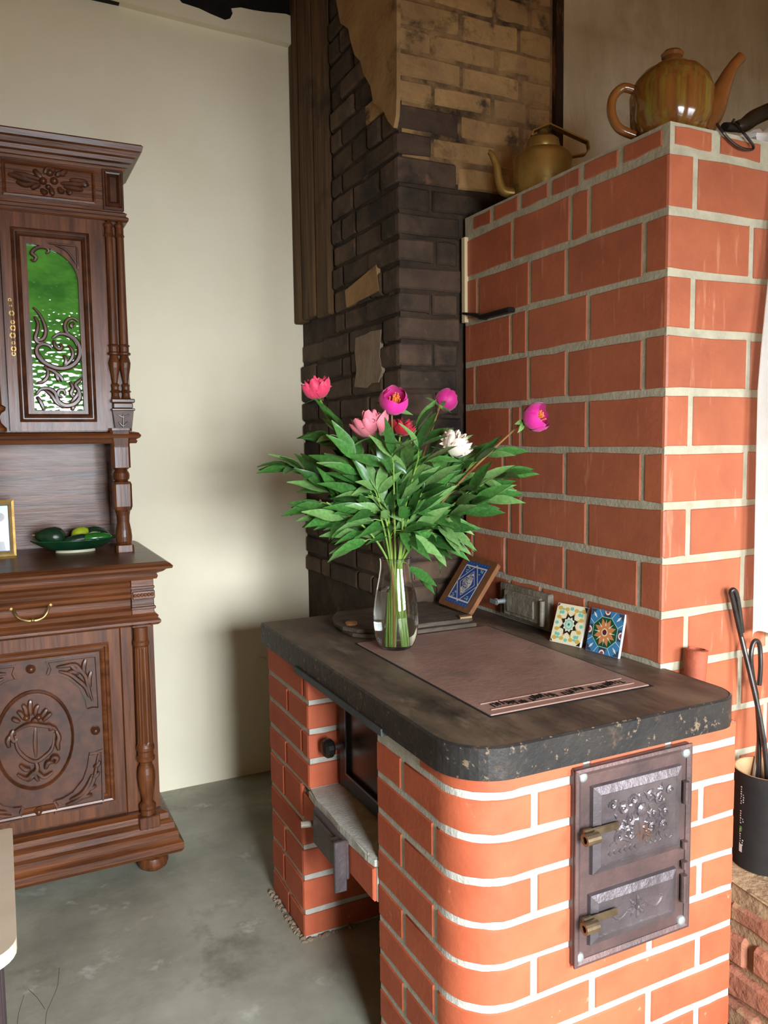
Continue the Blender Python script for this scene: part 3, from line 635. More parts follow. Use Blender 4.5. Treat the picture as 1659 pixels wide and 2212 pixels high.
lf1 = [[(420, 490), (480, 480), (560, 470), (600, 510), (640, 560), (660, 640), (690, 740)], [(440, 520), (520, 540), (590, 590), (640, 640), (665, 710)], [(520, 460), (560, 500), (620, 530)], [(640, 430), (625, 480), (630, 540)], [(680, 520), (665, 580), (672, 640)], [(500, 530), (545, 520), (590, 540)]]
lf2 = [[(490, 1520), (560, 1490), (630, 1440), (680, 1370), (710, 1290), (735, 1140)], [(520, 1480), (600, 1440), (650, 1380), (690, 1290)], [(600, 1470), (640, 1450), (690, 1440)], [(640, 1400), (680, 1390), (720, 1370)], [(680, 1310), (715, 1300), (740, 1270)], [(700, 1240), (725, 1220), (745, 1190)]]
for st in (lf1, lf2):
    for mir in (0, 1):
        bm = B()
        for s_ in st:
            pts = spline([Z3(x, y, yc-.008) for x, y in s_], 3)
            if mir: pts = [Vector((2*cm-p.x, p.y, p.z)) for p in pts]
            tube(bm, pts, taper(len(pts), .0085, .15), 6, .8, Vector((0, 1, 0)))
        part('carved_leaf', bm, m_wc, ld, True)
for x, y in ((230, 500), (712, 958), (288, 1562), (-188, 1000)):
    bm = B(); p = Z3(x, y, yc); lathe(bm, [(.0145, 0), (.0145, .006), (.011, .008), (.0085, .014), (.004, .017), (0, .0175)], p, 16, Vector((0, -1, 0))); part('boss', bm, m_wc, ld, True)
# oval medallion
c0 = Z3(262, 1030, yc); ea = Z3(548, 1010, yc).x-c0.x; eb = (Z3(262, 665, yc).z-Z3(262, 1395, yc).z)/2; n = 40
bm = B(); R_ = [[bm.verts.new((c0.x+ea*k*math.cos(2*PI*i/n), yc-h, c0.z+eb*k*math.sin(2*PI*i/n))) for i in range(n)] for k, h in ((1.03, -.004), (1.02, .008), (.985, .011), (.955, .005), (.94, .006))]
for p, q in zip(R_, R_[1:]):
    for i in range(n): bm.faces.new((p[i], p[(i+1) % n], q[(i+1) % n], q[i]))
bm.faces.new(R_[-1]); med = part('oval_medallion', bm, m_wc, ld)
def strokes(bm, lst, y, r, fl=.8, e=.2, fn=Z3, n=4):
    for s_ in lst:
        pts = spline([fn(a, b, y) for a, b in s_], n); tube(bm, pts, taper(len(pts), r, e), 6, fl, Vector((0, 1, 0)))
ym = yc-.008
bm = B(); prism(bm, [Z3(a, b, ym-.008) for a, b in [(120, 960), (200, 935), (270, 925), (350, 940), (400, 950), (400, 1040), (360, 1110), (300, 1160), (265, 1180), (200, 1150), (140, 1090), (118, 1020)]], (0, .01, 0)); part('shield', bm, m_wc, ld)
bm = B(); strokes(bm, [[(105, 975), (180, 930), (240, 915), (320, 925), (400, 940), (430, 970)], [(115, 1000), (130, 1090), (190, 1160), (265, 1190), (330, 1155), (390, 1090), (405, 980)], [(100, 960), (85, 1000), (105, 1040), (130, 1020)], [(420, 960), (440, 1010), (430, 1060), (440, 1110)], [(265, 940), (262, 1050), (268, 1160)], [(330, 935), (360, 925), (385, 945), (360, 960)], [(70, 1090), (60, 1040), (80, 1000)], [(130, 1290), (200, 1320), (265, 1270), (330, 1310), (395, 1270)], [(265, 1190), (280, 1240), (262, 1290), (290, 1340)], [(200, 1340), (235, 1310), (262, 1270)], [(380, 1190), (400, 1160), (430, 1170), (410, 1210)], [(340, 1250), (360, 1200), (400, 1200)], [(150, 1220), (190, 1250), (230, 1250)]], ym-.006, .0085); part('scrollwork', bm, m_wc, ld, True)
bm = B(); strokes(bm, [[(180, 880), (160, 840), (130, 820)], [(200, 850), (190, 800), (170, 770)], [(230, 850), (225, 780), (228, 735)], [(262, 850), (270, 800), (290, 770)], [(300, 870), (330, 830), (350, 800)], [(320, 890), (360, 850), (385, 830)], [(150, 900), (110, 880), (90, 870)], [(240, 900), (262, 880), (280, 900)]], ym-.004, .008); part('carved_spray', bm, m_wc, ld, True)
for a, b in ((197, 865), (287, 860)):
    bm = B(); blob(bm, Z3(a, b, ym-.004), (.011, .013), 12, 7, Vector((0, -1, 0))); part('carved_fruit', bm, m_wc, ld, True)
pair(ld)
# --- turned column at the lower corner
yq = 2.712; colp = [(1345, 19), (1350, 18), (1353, 14.5), (1380, 14.5), (1384, 17), (1390, 17), (1394, 14.5), (1398, 14.8), (1600, 16.8), (1606, 17), (1611, 19), (1617, 19), (1621, 16.5), (1630, 16.5), (1634, 19.5), (1640, 19), (1644, 13), (1650, 12.5), (1656, 16), (1668, 18.3), (1680, 18.5), (1698, 16.5), (1722, 12), (1730, 11), (1734, 14), (1738, 17.5), (1743, 17.5), (1747, 15.5), (1776, 17), (1780, 19), (1785, 20)]
pr = []; px_m = ((onY(315, 1600, yq)-CAM).dot(FW))/F_PX
cxx = onY(308, 1500, yq).x+.002; zb = onY(315, 1785, yq).z
for py, hw in colp[::-1]: pr.append((hw*px_m, onY(315, py, yq).z-zb))
bm = B(); flutelathe(bm, pr, Vector((cxx, yq, zb)), (onY(315, 1600, yq).z-zb-.002, onY(315, 1398, yq).z-zb+.002)); pair(part('column', bm, m_wv, smooth=False, lab='turned fluted column on the lower corner'))
bm = B(); box(bm, cxx-.034, cxx+.034, yq-.034, YL+.02, .203, zb+.004, .003); pair(part('column_block', bm, m_wv)); bm = box(B(), cxx-.032, cxx+.032, yq-.032, YL+.02, zb+pr[-1][1]-.004, .852, .003); pair(part('column_block', bm, m_wv))
# --- frieze with drawers
bm = B(); umould(bm, CX0, CX1, 2.722, CYB, [(0, .845), (.012, .846), (.02, .854), (.02, .862), (.01, .868), (.014, .876), (.004, .884), (0, .884)]); part('moulding', bm, m_wh)
bm = B(); prof = [(0, .884), (.012, .886), (.016, .9), (.006, .906), (.0, .915), (.002, .935), (.016, .945), (.02, .955), (.01, .962), (.014, .975), (.006, .982), (.01, .992), (0, 1.0)]
def hsweep(bm, x0, x1, yf, prof):
    a = [bm.verts.new((x0, yf-o, z)) for o, z in prof]; b = [bm.verts.new((x1, yf-o, z)) for o, z in prof]
    for i in range(len(a)-1): bm.faces.new((a[i], b[i], b[i+1], a[i+1]))
    for l in (a, b): bm.faces.new(l+[bm.verts.new((l[0].co.x, yf+.03, prof[-1][1])), bm.verts.new((l[0].co.x, yf+.03, prof[0][1]))])
    return bm
hsweep(bm, XM+.006, .392, 2.722, prof); dr = part('drawer', bm, m_wh, lab='moulded drawer front')
bm = B(); hy = 2.700
def Z2(zx, zy, y=hy): return onY(zx/3.95, 900+zy/3.95, y)
hpnt = [Z2(118, 1640), Z2(130, 1680), Z2(170, 1715), Z2(240, 1730), Z2(275, 1724), Z2(310, 1725), Z2(370, 1700), Z2(405, 1650), Z2(415, 1610)]
for i, p in enumerate(hpnt): p.y = hy-.022*math.sin(PI*min(1, max(0, i/8)))-.004
tube(bm, spline(hpnt, 4), [.0035+.0015*abs(math.sin(k*.4)) for k in range(33)], 8)
for a, b in ((95, 1635), (430, 1600)): lathe(bm, [(0, 0), (.009, 0), (.009, .004), (.004, .006), (.004, .012), (0, .012)], Z2(a, b, 2.712), 12, Vector((0, -1, 0)))
blob(bm, Vector((hpnt[4].x, hpnt[4].y, hpnt[4].z)), (.007, .006), 10, 6); part('handle', bm, m_brass, dr, True, 'curved brass drawer handle'); pair(dr)
bm = B(); box(bm, .394, CX1+.002, 2.716, 2.78, .884, 1.0, .002); box(bm, .398, CX1+.004, 2.708, 2.77, .935, .962, .002)
for k in range(6): blob(bm, Vector((.405+.011*k, 2.708, .949)), (.006, .006), 8, 5, Vector((0, -1, 0)))
box(bm, .392, CX1+.004, 2.71, 2.775, .968, .978, .002); box(bm, .392, CX1+.006, 2.708, 2.775, .9, .91, .002); pair(part('corner_block', bm, m_wh))
ZW = 1.060
bm = B(); umould(bm, CX0, CX1, 2.722, CYB, [(0, 1.0), (.012, 1.0), (.016, 1.01), (.012, 1.018), (.03, 1.026), (.04, 1.034), (.056, 1.038), (.058, 1.046), (.05, 1.054), (.036, ZW), (0, ZW)]); part('worktop', bm, m_wh)
# --- back panel of the open recess, posts, upper case
YR = 3.268; bm = box(B(), CX0+.02, CX1-.02, YR+.012, CYB, ZW, 1.46); part('back_board', bm, m_wh)
pxr = onY(236, 1050, YR).x
bm = B(); holed(bm, [(CX0+.02, YR, ZW), (CX1-.02, YR, ZW), (CX1-.02, YR, 1.46), (CX0+.02, YR, 1.46)], [(2*XM-pxr, YR, 1.135), (pxr, YR, 1.135), (pxr, YR, 1.375), (2*XM-pxr, YR, 1.375)], (0, .014, 0)); part('back_frame', bm, m_wh)
YU = 2.99
posp = [(925, 24, 0), (930, 24, 0), (931, 22, 0), (962, 18, 4), (966, 18.5, 4), (1010, 18.5, 4), (1014, 15, 0), (1016, 13, 0), (1022, 16.5, 0), (1028, 17.5, 0), (1035, 16.5, 0), (1039, 13, 0), (1041, 17, 4), (1046, 19, 4), (1094, 19, 4), (1101, 17, 4), (1106, 15.5, 0), (1114, 14, 0), (1128, 13, 0), (1145, 16, 0), (1160, 17.5, 0), (1170, 17, 0), (1175, 15, 0), (1178, 18.5, 4), (1202, 19, 4)]
px_u = ((onY(265, 1080, YU)-CAM).dot(FW))/F_PX; xp = onY(266, 1080, YU).x; yp = YU+.02
bm = B(); rings = []; seg = 24
for py, hw, sq in posp[::-1]:
    zq = max(ZW, onY(266, py, YU).z); row_ = []
    for i in range(seg):
        a = 2*PI*(i+.5)/seg; k = 1.0
        if sq or py < 935: k = min(1/max(abs(math.cos(a)), abs(math.sin(a))), 1.25)
        row_.append(bm.verts.new((xp+hw*px_u*k*math.cos(a), yp+hw*px_u*k*math.sin(a), zq)))
    rings.append(row_)
for p, q in zip(rings, rings[1:]):
    for i in range(seg): bm.faces.new((p[i], p[(i+1) % seg], q[(i+1) % seg], q[i]))
bm.faces.new(rings[0][::-1]); bm.faces.new(rings[-1]); pair(part('turned_post', bm, m_wv, lab='turned post carrying the upper cupboard'))
bm = B(); umould(bm, CX0, CX1, 2.995, CYB, [(0, 1.448), (.008, 1.448), (.012, 1.456), (.008, 1.462), (.02, 1.468), (.024, 1.476), (.016, 1.486), (0, 1.490)]); part('shelf', bm, m_wh)
bm = B(); box(bm, CX0+.008, CX1-.008, YU+.034, CYB, 1.488, 2.40); part('upper_case', bm, m_wv)
# upper door
def Z1(zx, zy, y=YU): return onY(zx/3.117, 250+zy/3.117, y)
ux0, ux1, uz0, uz1 = .066, .396, 1.494, 2.222
gx0, gx1 = Z1(205, 1400).x, Z1(541, 1400).x; gz0 = Z1(400, 1985).z; gz1 = Z1(200, 858).z; gzm = Z1(520, 1120).z
yd = YU+.004
hole = [(gx0, gz0), (gx1, gz0)]+[(gx0+(gx1-gx0)*math.cos(a*PI/2/12)**.9 if a < 12 else gx0, gzm+(gz1-gzm)*math.sin(a*PI/2/12)) for a in range(13)]
bm = B(); holed(bm, [(ux0, yd, uz0), (ux1, yd, uz0), (ux1, yd, uz1), (ux0, yd, uz1)], [(x, yd, z) for x, z in hole], (0, .016, 0)); ud = part('upper_door', bm, m_wv, lab='upper cupboard door with arched green glass')
mx0, mx1, mz0, mz1 = Z1(120, 1400).x-.008, Z1(625, 1400).x, Z1(400, 2062).z, Z1(340, 770).z
bm = B(); rframe(bm, mx0, mx1, mz0, mz1, yd, [(0, 0), (0, .006), (.005, .010), (.010, .006), (.013, .006), (.018, .012), (.023, .008), (.026, .002), (.028, -.001)]); part('moulding', bm, m_wc, ud)
bm = box(B(), gx0-.006, gx1+.006, yd+.016, yd+.02, gz0-.006, gz1+.006); part('glass_pane', bm, m_ggl, ud, lab='green textured cathedral glass')
bm = B(); sy = yd+.008
sc = [[(206, 965), (230, 978), (243, 955), (228, 938), (214, 925), (232, 900), (270, 884), (315, 892), (328, 915), (308, 926)],
      [(222, 1290), (262, 1330), (296, 1395), (308, 1455), (292, 1500), (258, 1510), (236, 1488), (252, 1458), (262, 1430)],
      [(232, 1350), (255, 1400), (250, 1450), (238, 1500), (262, 1530), (300, 1520)],
      [(528, 1385), (490, 1362), (450, 1380), (437, 1422), (458, 1470), (502, 1502), (530, 1545), (538, 1600), (518, 1652), (470, 1690), (400, 1702), (330, 1680), (272, 1640), (246, 1592), (256, 1552), (292, 1538), (330, 1548), (350, 1570)],
      [(500, 1395), (478, 1410), (490, 1432)],
      [(352, 1500), (395, 1470), (450, 1475), (500, 1510), (525, 1560)], [(362, 1510), (370, 1550), (400, 1572), (418, 1555), (400, 1535)],
      [(462, 1545), (490, 1590), (480, 1640), (430, 1690)], [(430, 1610), (445, 1645), (435, 1685)], [(255, 1590), (290, 1650), (345, 1685)],
      [(290, 1695), (350, 1715), (400, 1750), (425, 1785), (410, 1760)], [(370, 1710), (385, 1760), (400, 1790)], [(300, 1680), (322, 1720), (318, 1760), (290, 1790), (250, 1800)],
      [(245, 1880), (275, 1842), (330, 1838), (372, 1868), (392, 1922), (440, 1952), (500, 1940), (536, 1898), (530, 1850), (508, 1812), (535, 1785), (552, 1765)],
      [(250, 1890), (275, 1930), (300, 1985)], [(300, 1845), (345, 1880), (385, 1935), (440, 1965)], [(440, 1885), (430, 1852), (400, 1850), (392, 1880), (420, 1895)],
      [(470, 1790), (490, 1830), (478, 1870), (500, 1900)], [(530, 1840), (520, 1880), (480, 1930)], [(500, 1945), (485, 1985)]]
for k, s_ in enumerate(sc):
    pts = spline([Z1(a, b, sy) for a, b in s_], 4); tube(bm, pts, taper(len(pts), .007 if k not in (3, 13) else .0092, .3), 6, .9, Vector((0, 1, 0)))
    if k == 0: part('scroll', bm, m_wc, ud, True); bm = B()
part('scrollwork', bm, m_wc, ud, True, 'carved leafy scrolls over the glass')
bm = B(); tri = [(310, 850), (520, 870), (528, 1040), (500, 980), (450, 920), (390, 880)]
prism(bm, [Z1(a, b, yd-.004) for a, b in tri], (0, .006, 0)); strokes(bm, [[(330, 858), (420, 868), (515, 880)], [(515, 885), (522, 960), (525, 1030)], [(370, 870), (450, 910), (510, 990)]], yd-.005, .004, 1, .5, Z1); part('spandrel', bm, m_wc, ud)
bm = B(); ec = [(65, 1240), (72, 1280), (78, 1330), (85, 1390), (88, 1430), (85, 1480), (90, 1530), (92, 1570), (92, 1605)]
for k, (a, b) in enumerate(ec):
    r = (.006, .004, .009, .007, .010, .010, .006, .009, .007)[k]; lathe(bm, [(r*.5, 0), (r, 0), (r, .003), (r*.5, .003)], Z1(a, b, yd), 10, Vector((0, -1, 0)), True)
    if k: tube(bm, [Z1(*ec[k-1], yd-.001), Z1(a, b, yd-.001)], .0028, 6)
part('escutcheon', bm, m_brass, ud, False, 'pierced brass escutcheon'); pair(ud)
# twin columns
for zx_t, zx_b in ((735, 782), (808, 852)):
    yq2 = YU-.006; xc = onY((zx_t+zx_b)/2/3.117, 250+1400/3.117, yq2).x
    cp = [(715, 10), (735, 30), (745, 34), (760, 26), (800, 28), (815, 34), (825, 24), (1540, 30), (1548, 40), (1558, 32), (1590, 32), (1600, 44), (1610, 42), (1618, 26), (1640, 34), (1665, 40), (1700, 36), (1760, 24), (1800, 17), (1815, 30), (1825, 24), (1845, 24), (1858, 38), (1868, 24), (1890, 26), (1905, 32)]
    k = px_u/3.117; zb2 = Z1(800, 1905, yq2).z
    bm = B(); flutelathe(bm, [(hw*k*.92, Z1(800, py, yq2).z-zb2) for py, hw in cp[::-1]], Vector((xc, yq2, zb2)), (Z1(800, 1530, yq2).z-zb2, Z1(800, 830, yq2).z-zb2), 20); pair(part('column', bm, m_wv, smooth=False, lab='slim fluted column beside the glass door'))
xa, xb = Z1(752, 1920).x-.004, Z1(892, 1920).x+.004
bm = B(); z_ = lambda q: Z1(820, q).z
box(bm, xa, xb, YU-.03, YU+.03, z_(1935), z_(1908), .003); box(bm, xa+.006, xb-.006, YU-.022, YU+.03, z_(1972), z_(1935), .003); box(bm, xa, xb, YU-.028, YU+.03, z_(1988), z_(1972), .002)
t0, t1 = z_(1988), z_(2132); xm_ = (xa+xb)/2
prism(bm, [(xa+.004, YU-.022, t0), (xb-.004, YU-.022, t0), (xb-.013, YU-.012, t1), (xa+.013, YU-.012, t1)], (0, .04, 0)); strokes(bm, [[(790, 2010), (830, 2030), (870, 2010)], [(800, 2060), (830, 2090), (860, 2060)], [(830, 2000), (830, 2100)]], YU-.021, .003, 1, .5, Z1); pair(part('bracket', bm, m_wc))
bm = box(B(), xa-.004, CX1-.004, YU+.012, YU+.04, 1.49, 2.222); pair(part('side_board', bm, m_wv))
# centre of the upper part
bm = B(); box(bm, 2*XM-.062, .062, YU+.03, YU+.05, 1.49, 2.222); part('centre_panel', bm, m_wv)
bm = B(); lathe(bm, [(.0, 0), (.034, 0), (.034, .012), (.028, .018), (.018, .03), (.014, .05), (.02, .062), (.032, .07), (.034, .082), (.022, .09), (.018, .3), (.016, .6), (.024, .62), (.026, .66), (.026, .72), (0, .725)], Vector((.022, YU+.0, 1.492)), 20); pair(part('column', bm, m_wv, smooth=True))
# frieze and cornice
bm = B(); umould(bm, CX0, CX1, 2.995, CYB, [(0, 2.215), (.006, 2.215), (.012, 2.222), (.012, 2.230), (.004, 2.236), (.008, 2.244), (0, 2.25)]); part('moulding', bm, m_wh)
bm = B(); box(bm, CX0+.004, CX1-.004, YU+.004, CYB, 2.248, 2.392); part('frieze', bm, m_wh)
qx0, qx1 = XM+.02, Z1(640, 480).x; qz0, qz1 = Z1(300, 548).z-.0, Z1(300, 335).z
qx0 = Z1(14, 420).x
bm = B(); rframe(bm, qx0, qx1, qz0-.006, qz1+.002, YU+.004, [(0, 0), (0, .007), (.006, .009), (.009, .003), (.011, .001)]); fz = part('frieze_panel', bm, m_wh, lab='frieze panel carved with fruit and leaves')
bm = B(); yy = YU-.001
strokes(bm, [[(55, 390), (100, 405), (170, 430), (260, 450)], [(90, 380), (140, 395), (200, 410), (270, 430)], [(110, 440), (170, 465), (240, 455)], [(210, 490), (240, 475), (270, 460)], [(130, 390), (160, 420), (200, 435)], [(600, 465), (540, 465), (480, 460), (410, 455)], [(590, 450), (530, 440), (470, 435)], [(560, 500), (500, 490), (430, 475)], [(580, 480), (560, 455), (540, 440)], [(400, 400), (430, 380), (450, 370)], [(380, 410), (400, 390), (440, 400)], [(300, 390), (320, 360), (350, 350)], [(330, 400), (350, 370), (375, 365)], [(230, 360), (250, 390), (280, 420)], [(280, 490), (300, 520), (310, 500)], [(340, 480), (350, 520), (340, 530)], [(400, 480), (410, 510), (430, 500)], [(450, 500), (470, 520), (480, 530)]], yy, .0095, .8, .15, Z1)
part('carved_spray', bm, m_wc, fz, True)
for a, b, r in ((290, 440, .013), (365, 440, .013), (335, 385, .012), (325, 480, .009)):
    bm = B(); blob(bm, Z1(a, b, yy), (r, r*1.1), 12, 7, Vector((0, -1, 0))); part('carved_fruit', bm, m_wc, fz, True)
pair(fz)
fa, fb = Z1(690, 480).x, Z1(828, 480).x
bm = B(); box(bm, fa, fb, YU-.006, YU+.02, 2.252, 2.388, .002); zt_, zb_ = Z1(750, 390).z, Z1(750, 600).z
rframe(bm, fa+.006, fb-.006, 2.262, 2.38, YU-.006, [(0, 0), (.003, .005), (.008, .004), (.012, .008), (.016, .003), (.018, 0)]); pair(part('corner_block', bm, m_wc))
bm = B(); umould(bm, CX0, CX1, 2.995, CYB, [(0, 2.388), (.006, 2.388), (.01, 2.396), (.016, 2.398), (.02, 2.408), (.03, 2.412), (.034, 2.424), (.044, 2.428), (.05, 2.442), (.058, 2.446), (.062, 2.462), (.056, 2.468), (.0, 2.468)]); part('cornice', bm, m_wh)

# ================================================================== things on the cupboard
def frame_basis(o, u, v):
    u = Vector(u); v = Vector(v); n = u.cross(v).normalized(); return lambda a, b, d=0: Vector(o)+u*a+v*b+n*d
# gilt picture frame
pf = thing('picture_frame', 'small gilt frame with a faded photo on the cupboard worktop', 'picture frame', (0.0, 3.12, ZW))
lean = .1; fh, fw_ = .197, .150
fb = frame_basis((.066-fw_, 3.085, ZW), (1, .0, 0), (0, math.sin(lean), math.cos(lean)))
def fring(n, i0, i1, d0, d1, m, par):
    bm = B(); r = []
    for i, d in ((i0, -.004), (i0, d0), (i1, d1), (i1, -.004)): r.append([bm.verts.new(fb(a, b, d)) for a, b in ((i, i), (fw_-i, i), (fw_-i, fh-i), (i, fh-i))])
    for p, q in zip(r, r[1:]):
        for k in range(4): bm.faces.new((p[k], p[(k+1) % 4], q[(k+1) % 4], q[k]))
    return obj(n, bm, m, par)
fring('outer_moulding', 0, .008, .010, .012, m_gilt, pf); fring('groove', .008, .011, .008, .008, m_giltd, pf); fring('inner_moulding', .011, .016, .010, .008, m_gilt, pf); fring('black_slip', .016, .020, .005, .005, m_blk, pf)
bm = B(); bm.faces.new([bm.verts.new(fb(a, b, .002)) for a, b in ((.018, .018), (fw_-.018, .018), (fw_-.018, fh-.018), (.018, fh-.018))]); pic = obj('photograph', bm, m_photo, pf)
def flat(par, name, poly, d, m, basis):
    bm = B(); bm.faces.new([bm.verts.new(basis(a, b, d)) for a, b in poly]); return obj(name, bm, m, par, norm=False)
def ell(cx, cy, rx, ry, n=20, a0=0): return [(cx+rx*math.cos(2*PI*i/n+a0), cy+ry*math.sin(2*PI*i/n+a0)) for i in range(n)]
flat(pic, 'print_trousers', [(.075, .019), (.118, .019), (.112, .06), (.078, .065)], .0024, m_phd, fb)
flat(pic, 'print_shirt', [(.072, .055), (.114, .052), (.124, .07), (.118, .10), (.108, .118), (.085, .12), (.066, .09)], .0027, m_phs, fb)
flat(pic, 'print_face', ell(.095, .132, .014, .018), .003, m_phf, fb)
flat(pic, 'print_hair', ell(.103, .138, .016, .015), .0033, m_phh, fb)
bm = B(); prism(bm, [fb(a, b, -.004) for a, b in ((0, 0), (fw_, 0), (fw_, fh), (0, fh))], (0, .004, 0)); obj('back_board', bm, m_giltd, pf)

# green oval dish with fruit
pc = Vector((.262, 3.10, ZW)); pa, pb = .150, .088
dish = thing('oval_dish', 'dark green glazed oval dish on the cupboard worktop', 'dish', pc)
bm = B(); n = 40; R_ = []
for k, h in ((0, .006), (.38, .006), (.62, .012), (.88, .034), (1.0, .045), (1.0, .049), (.86, .04), (.6, .02), (.36, .013), (0, .013)):
    R_.append([bm.verts.new(pc+Vector((pa*k*math.cos(2*PI*i/n), pb*k*math.sin(2*PI*i/n), h))) for i in range(n)] if k else [bm.verts.new(pc+Vector((0, 0, h)))])
for p, q in zip(R_, R_[1:]):
    for i in range(n):
        j = (i+1) % n
        if len(p) == 1: bm.faces.new((p[0], q[j], q[i]))
        elif len(q) == 1: bm.faces.new((p[i], p[j], q[0]))
        else: bm.faces.new((p[i], p[j], q[j], q[i]))
obj('dish_body', bm, m_plate, dish, True)
bm = B(); R_ = [[bm.verts.new(pc+Vector((pa*k*math.cos(2*PI*i/n), pb*k*math.sin(2*PI*i/n), h))) for i in range(n)] for k, h in ((.42, .0), (.46, .0), (.44, .008), (.40, .008))]
for p, q in zip(R_, R_[1:]+R_[:1]):
    for i in range(n): bm.faces.new((p[i], p[(i+1) % n], q[(i+1) % n], q[i]))
obj('foot_ring', bm, m_platew, dish)
def fruit(name, label, cat, c, prof, axis, m, extra=None, grp=None, par=None):
    bm = B(); lathe(bm, prof, Vector((0, 0, 0)), 18, Vector(axis)); 
    t = thing(name, label, cat, c, grp); bm2 = bm
    for v in bm2.verts: v.co += Vector(c)
    obj('skin', bm2, m, t, True)
    if extra:
        bm = B(); tube(bm, [Vector(c)+Vector(p) for p in extra[0]], extra[1], 8); obj('stalk', bm, extra[2], t, True)
    return t
avp = [(0, -.058), (.022, -.053), (.036, -.038), (.041, -.015), (.037, .012), (.027, .036), (.017, .052), (.008, .06), (0, .062)]
av = [(r*.9, h*.86) for r, h in avp]
fruit('avocado', 'large dark green avocado at the left end of the green dish', 'avocado', (.180, 3.085, ZW+.060), av, (-.9, .2, .1), m_avo, (((.050*-.9, .01, .007), (-.06, .013, .008)), [.004, .003], m_stemr))
fruit('lime', 'yellow-green lime behind the peppers in the green dish', 'lime', (.285, 3.125, ZW+.056), [(0, -.036), (.008, -.034), (.022, -.026), (.030, -.01), (.030, .01), (.022, .026), (.008, .034), (0, .037)], (.9, .3, .1), m_lime, (((.032, .011, .004), (.037, .012, .005)), [.003, .002], m_stem))
fruit('avocado', 'small dark avocado at the right back of the green dish', 'avocado', (.340, 3.13, ZW+.055), [(r*.72, h*.72) for r, h in avp], (.9, -.1, -.05), m_avo, (((.04, -.004, 0), (.046, -.005, 0)), [.003, .002], m_stemr))
pepp = [(0, -.05), (.012, -.046), (.018, -.03), (.019, 0), (.016, .03), (.009, .048), (0, .056)]
fruit('green_pepper', 'dark green pepper lying in the middle of the green dish', 'pepper', (.258, 3.058, ZW+.044), pepp, (-.85, 0, -.15), m_avo, (((.046, 0, .008), (.062, -.004, .018)), [.006, .004], m_pale))
fruit('green_pepper', 'bright green pepper at the right front of the green dish', 'pepper', (.330, 3.055, ZW+.050), pepp, (.93, .0, .05), m_pep, (((-.046, 0, -.003), (-.062, -.004, -.002)), [.007, .004], m_pale))
fruit('garlic_clove', 'pale clove behind the bright green pepper in the dish', 'garlic', (.322, 3.095, ZW+.058), [(0, -.02), (.008, -.015), (.011, 0), (.008, .012), (.003, .022), (0, .024)], (.9, .1, .2), m_pale, (((.02, .002, .005), (.027, .003, .007)), [.002, .001], m_pale))

# ================================================================== things on the heater
def kettle():
    c = Vector((1.585, 2.10, 2.186)); t = thing('brass_kettle', 'old brass kettle with strap handle on the brick heater', 'kettle', c)
    r = .0905
    bm = B(); lathe(bm, [(0, 0), (r*.97, 0), (r, .006), (r, .118), (r*.97, .128), (r*.8, .142), (r*.55, .15), (r*.53, .15), (0, .149)], c, 28); obj('kettle_body', bm, m_brassd, t, True)
    bm = B(); lathe(bm, [(r*.56, .15), (r*.58, .158), (r*.54, .178), (r*.4, .188), (.012, .19), (.01, .196), (.016, .202), (.012, .21), (0, .212)], c, 24); ld_ = obj('lid', bm, m_brassd, t, True)
    d = Vector((-.78, .5, 0)).normalized()
    d = -RT.copy(); d.z = 0; d.normalize()
    bm = B(); pts = spline([c+d*(r*.9)+Vector((0, 0, .02)), c+d*(r+.03)+Vector((0, 0, .028)), c+d*(r+.045)+Vector((0, 0, .06)), c+d*(r+.052)+Vector((0, 0, .105)), c+d*(r+.068)+Vector((0, 0, .14)), c+d*(r+.078)+Vector((0, 0, .146))], 4)
    tube(bm, pts, [.018-.011*(k/20) for k in range(21)], 12); obj('spout', bm, m_brassd, t, True)
    e = -d; bm = B(); hp_ = [c+e*(r*.72)+Vector((0, 0, .138)), c-e*.01+Vector((0, 0, .222)), c+e*.02+Vector((0, 0, .224)), c+e*(r+.048)+Vector((0, 0, .17)), c+e*(r+.052)+Vector((0, 0, .148)), c+e*(r+.04)+Vector((0, 0, .134)), c+e*(r*.96)+Vector((0, 0, .128))]
    hp_ = [c-e*.035+Vector((0, 0, .19)), c-e*.03+Vector((0, 0, .205))]+hp_[2:]
    side = Vector((0, 0, 1)).cross(e)
    tube(bm, hp_, [.013]*len(hp_), 8, .3, None) if False else None
    for a, b in zip(hp_, hp_[1:]):
        n = (b-a).cross(side).normalized()*.0022; s_ = side*.013
        vs = [bm.verts.new(p) for p in (a-s_-n, a+s_-n, a+s_+n, a-s_+n, b-s_-n, b+s_-n, b+s_+n, b-s_+n)]
        for q in ((0, 1, 2, 3), (4, 7, 6, 5), (0, 4, 5, 1), (1, 5, 6, 2), (2, 6, 7, 3), (3, 7, 4, 0)): bm.faces.new([vs[i] for i in q])
    bmesh.ops.remove_doubles(bm, verts=bm.verts[:], dist=.0015); obj('handle', bm, m_brassd, t)
kettle()
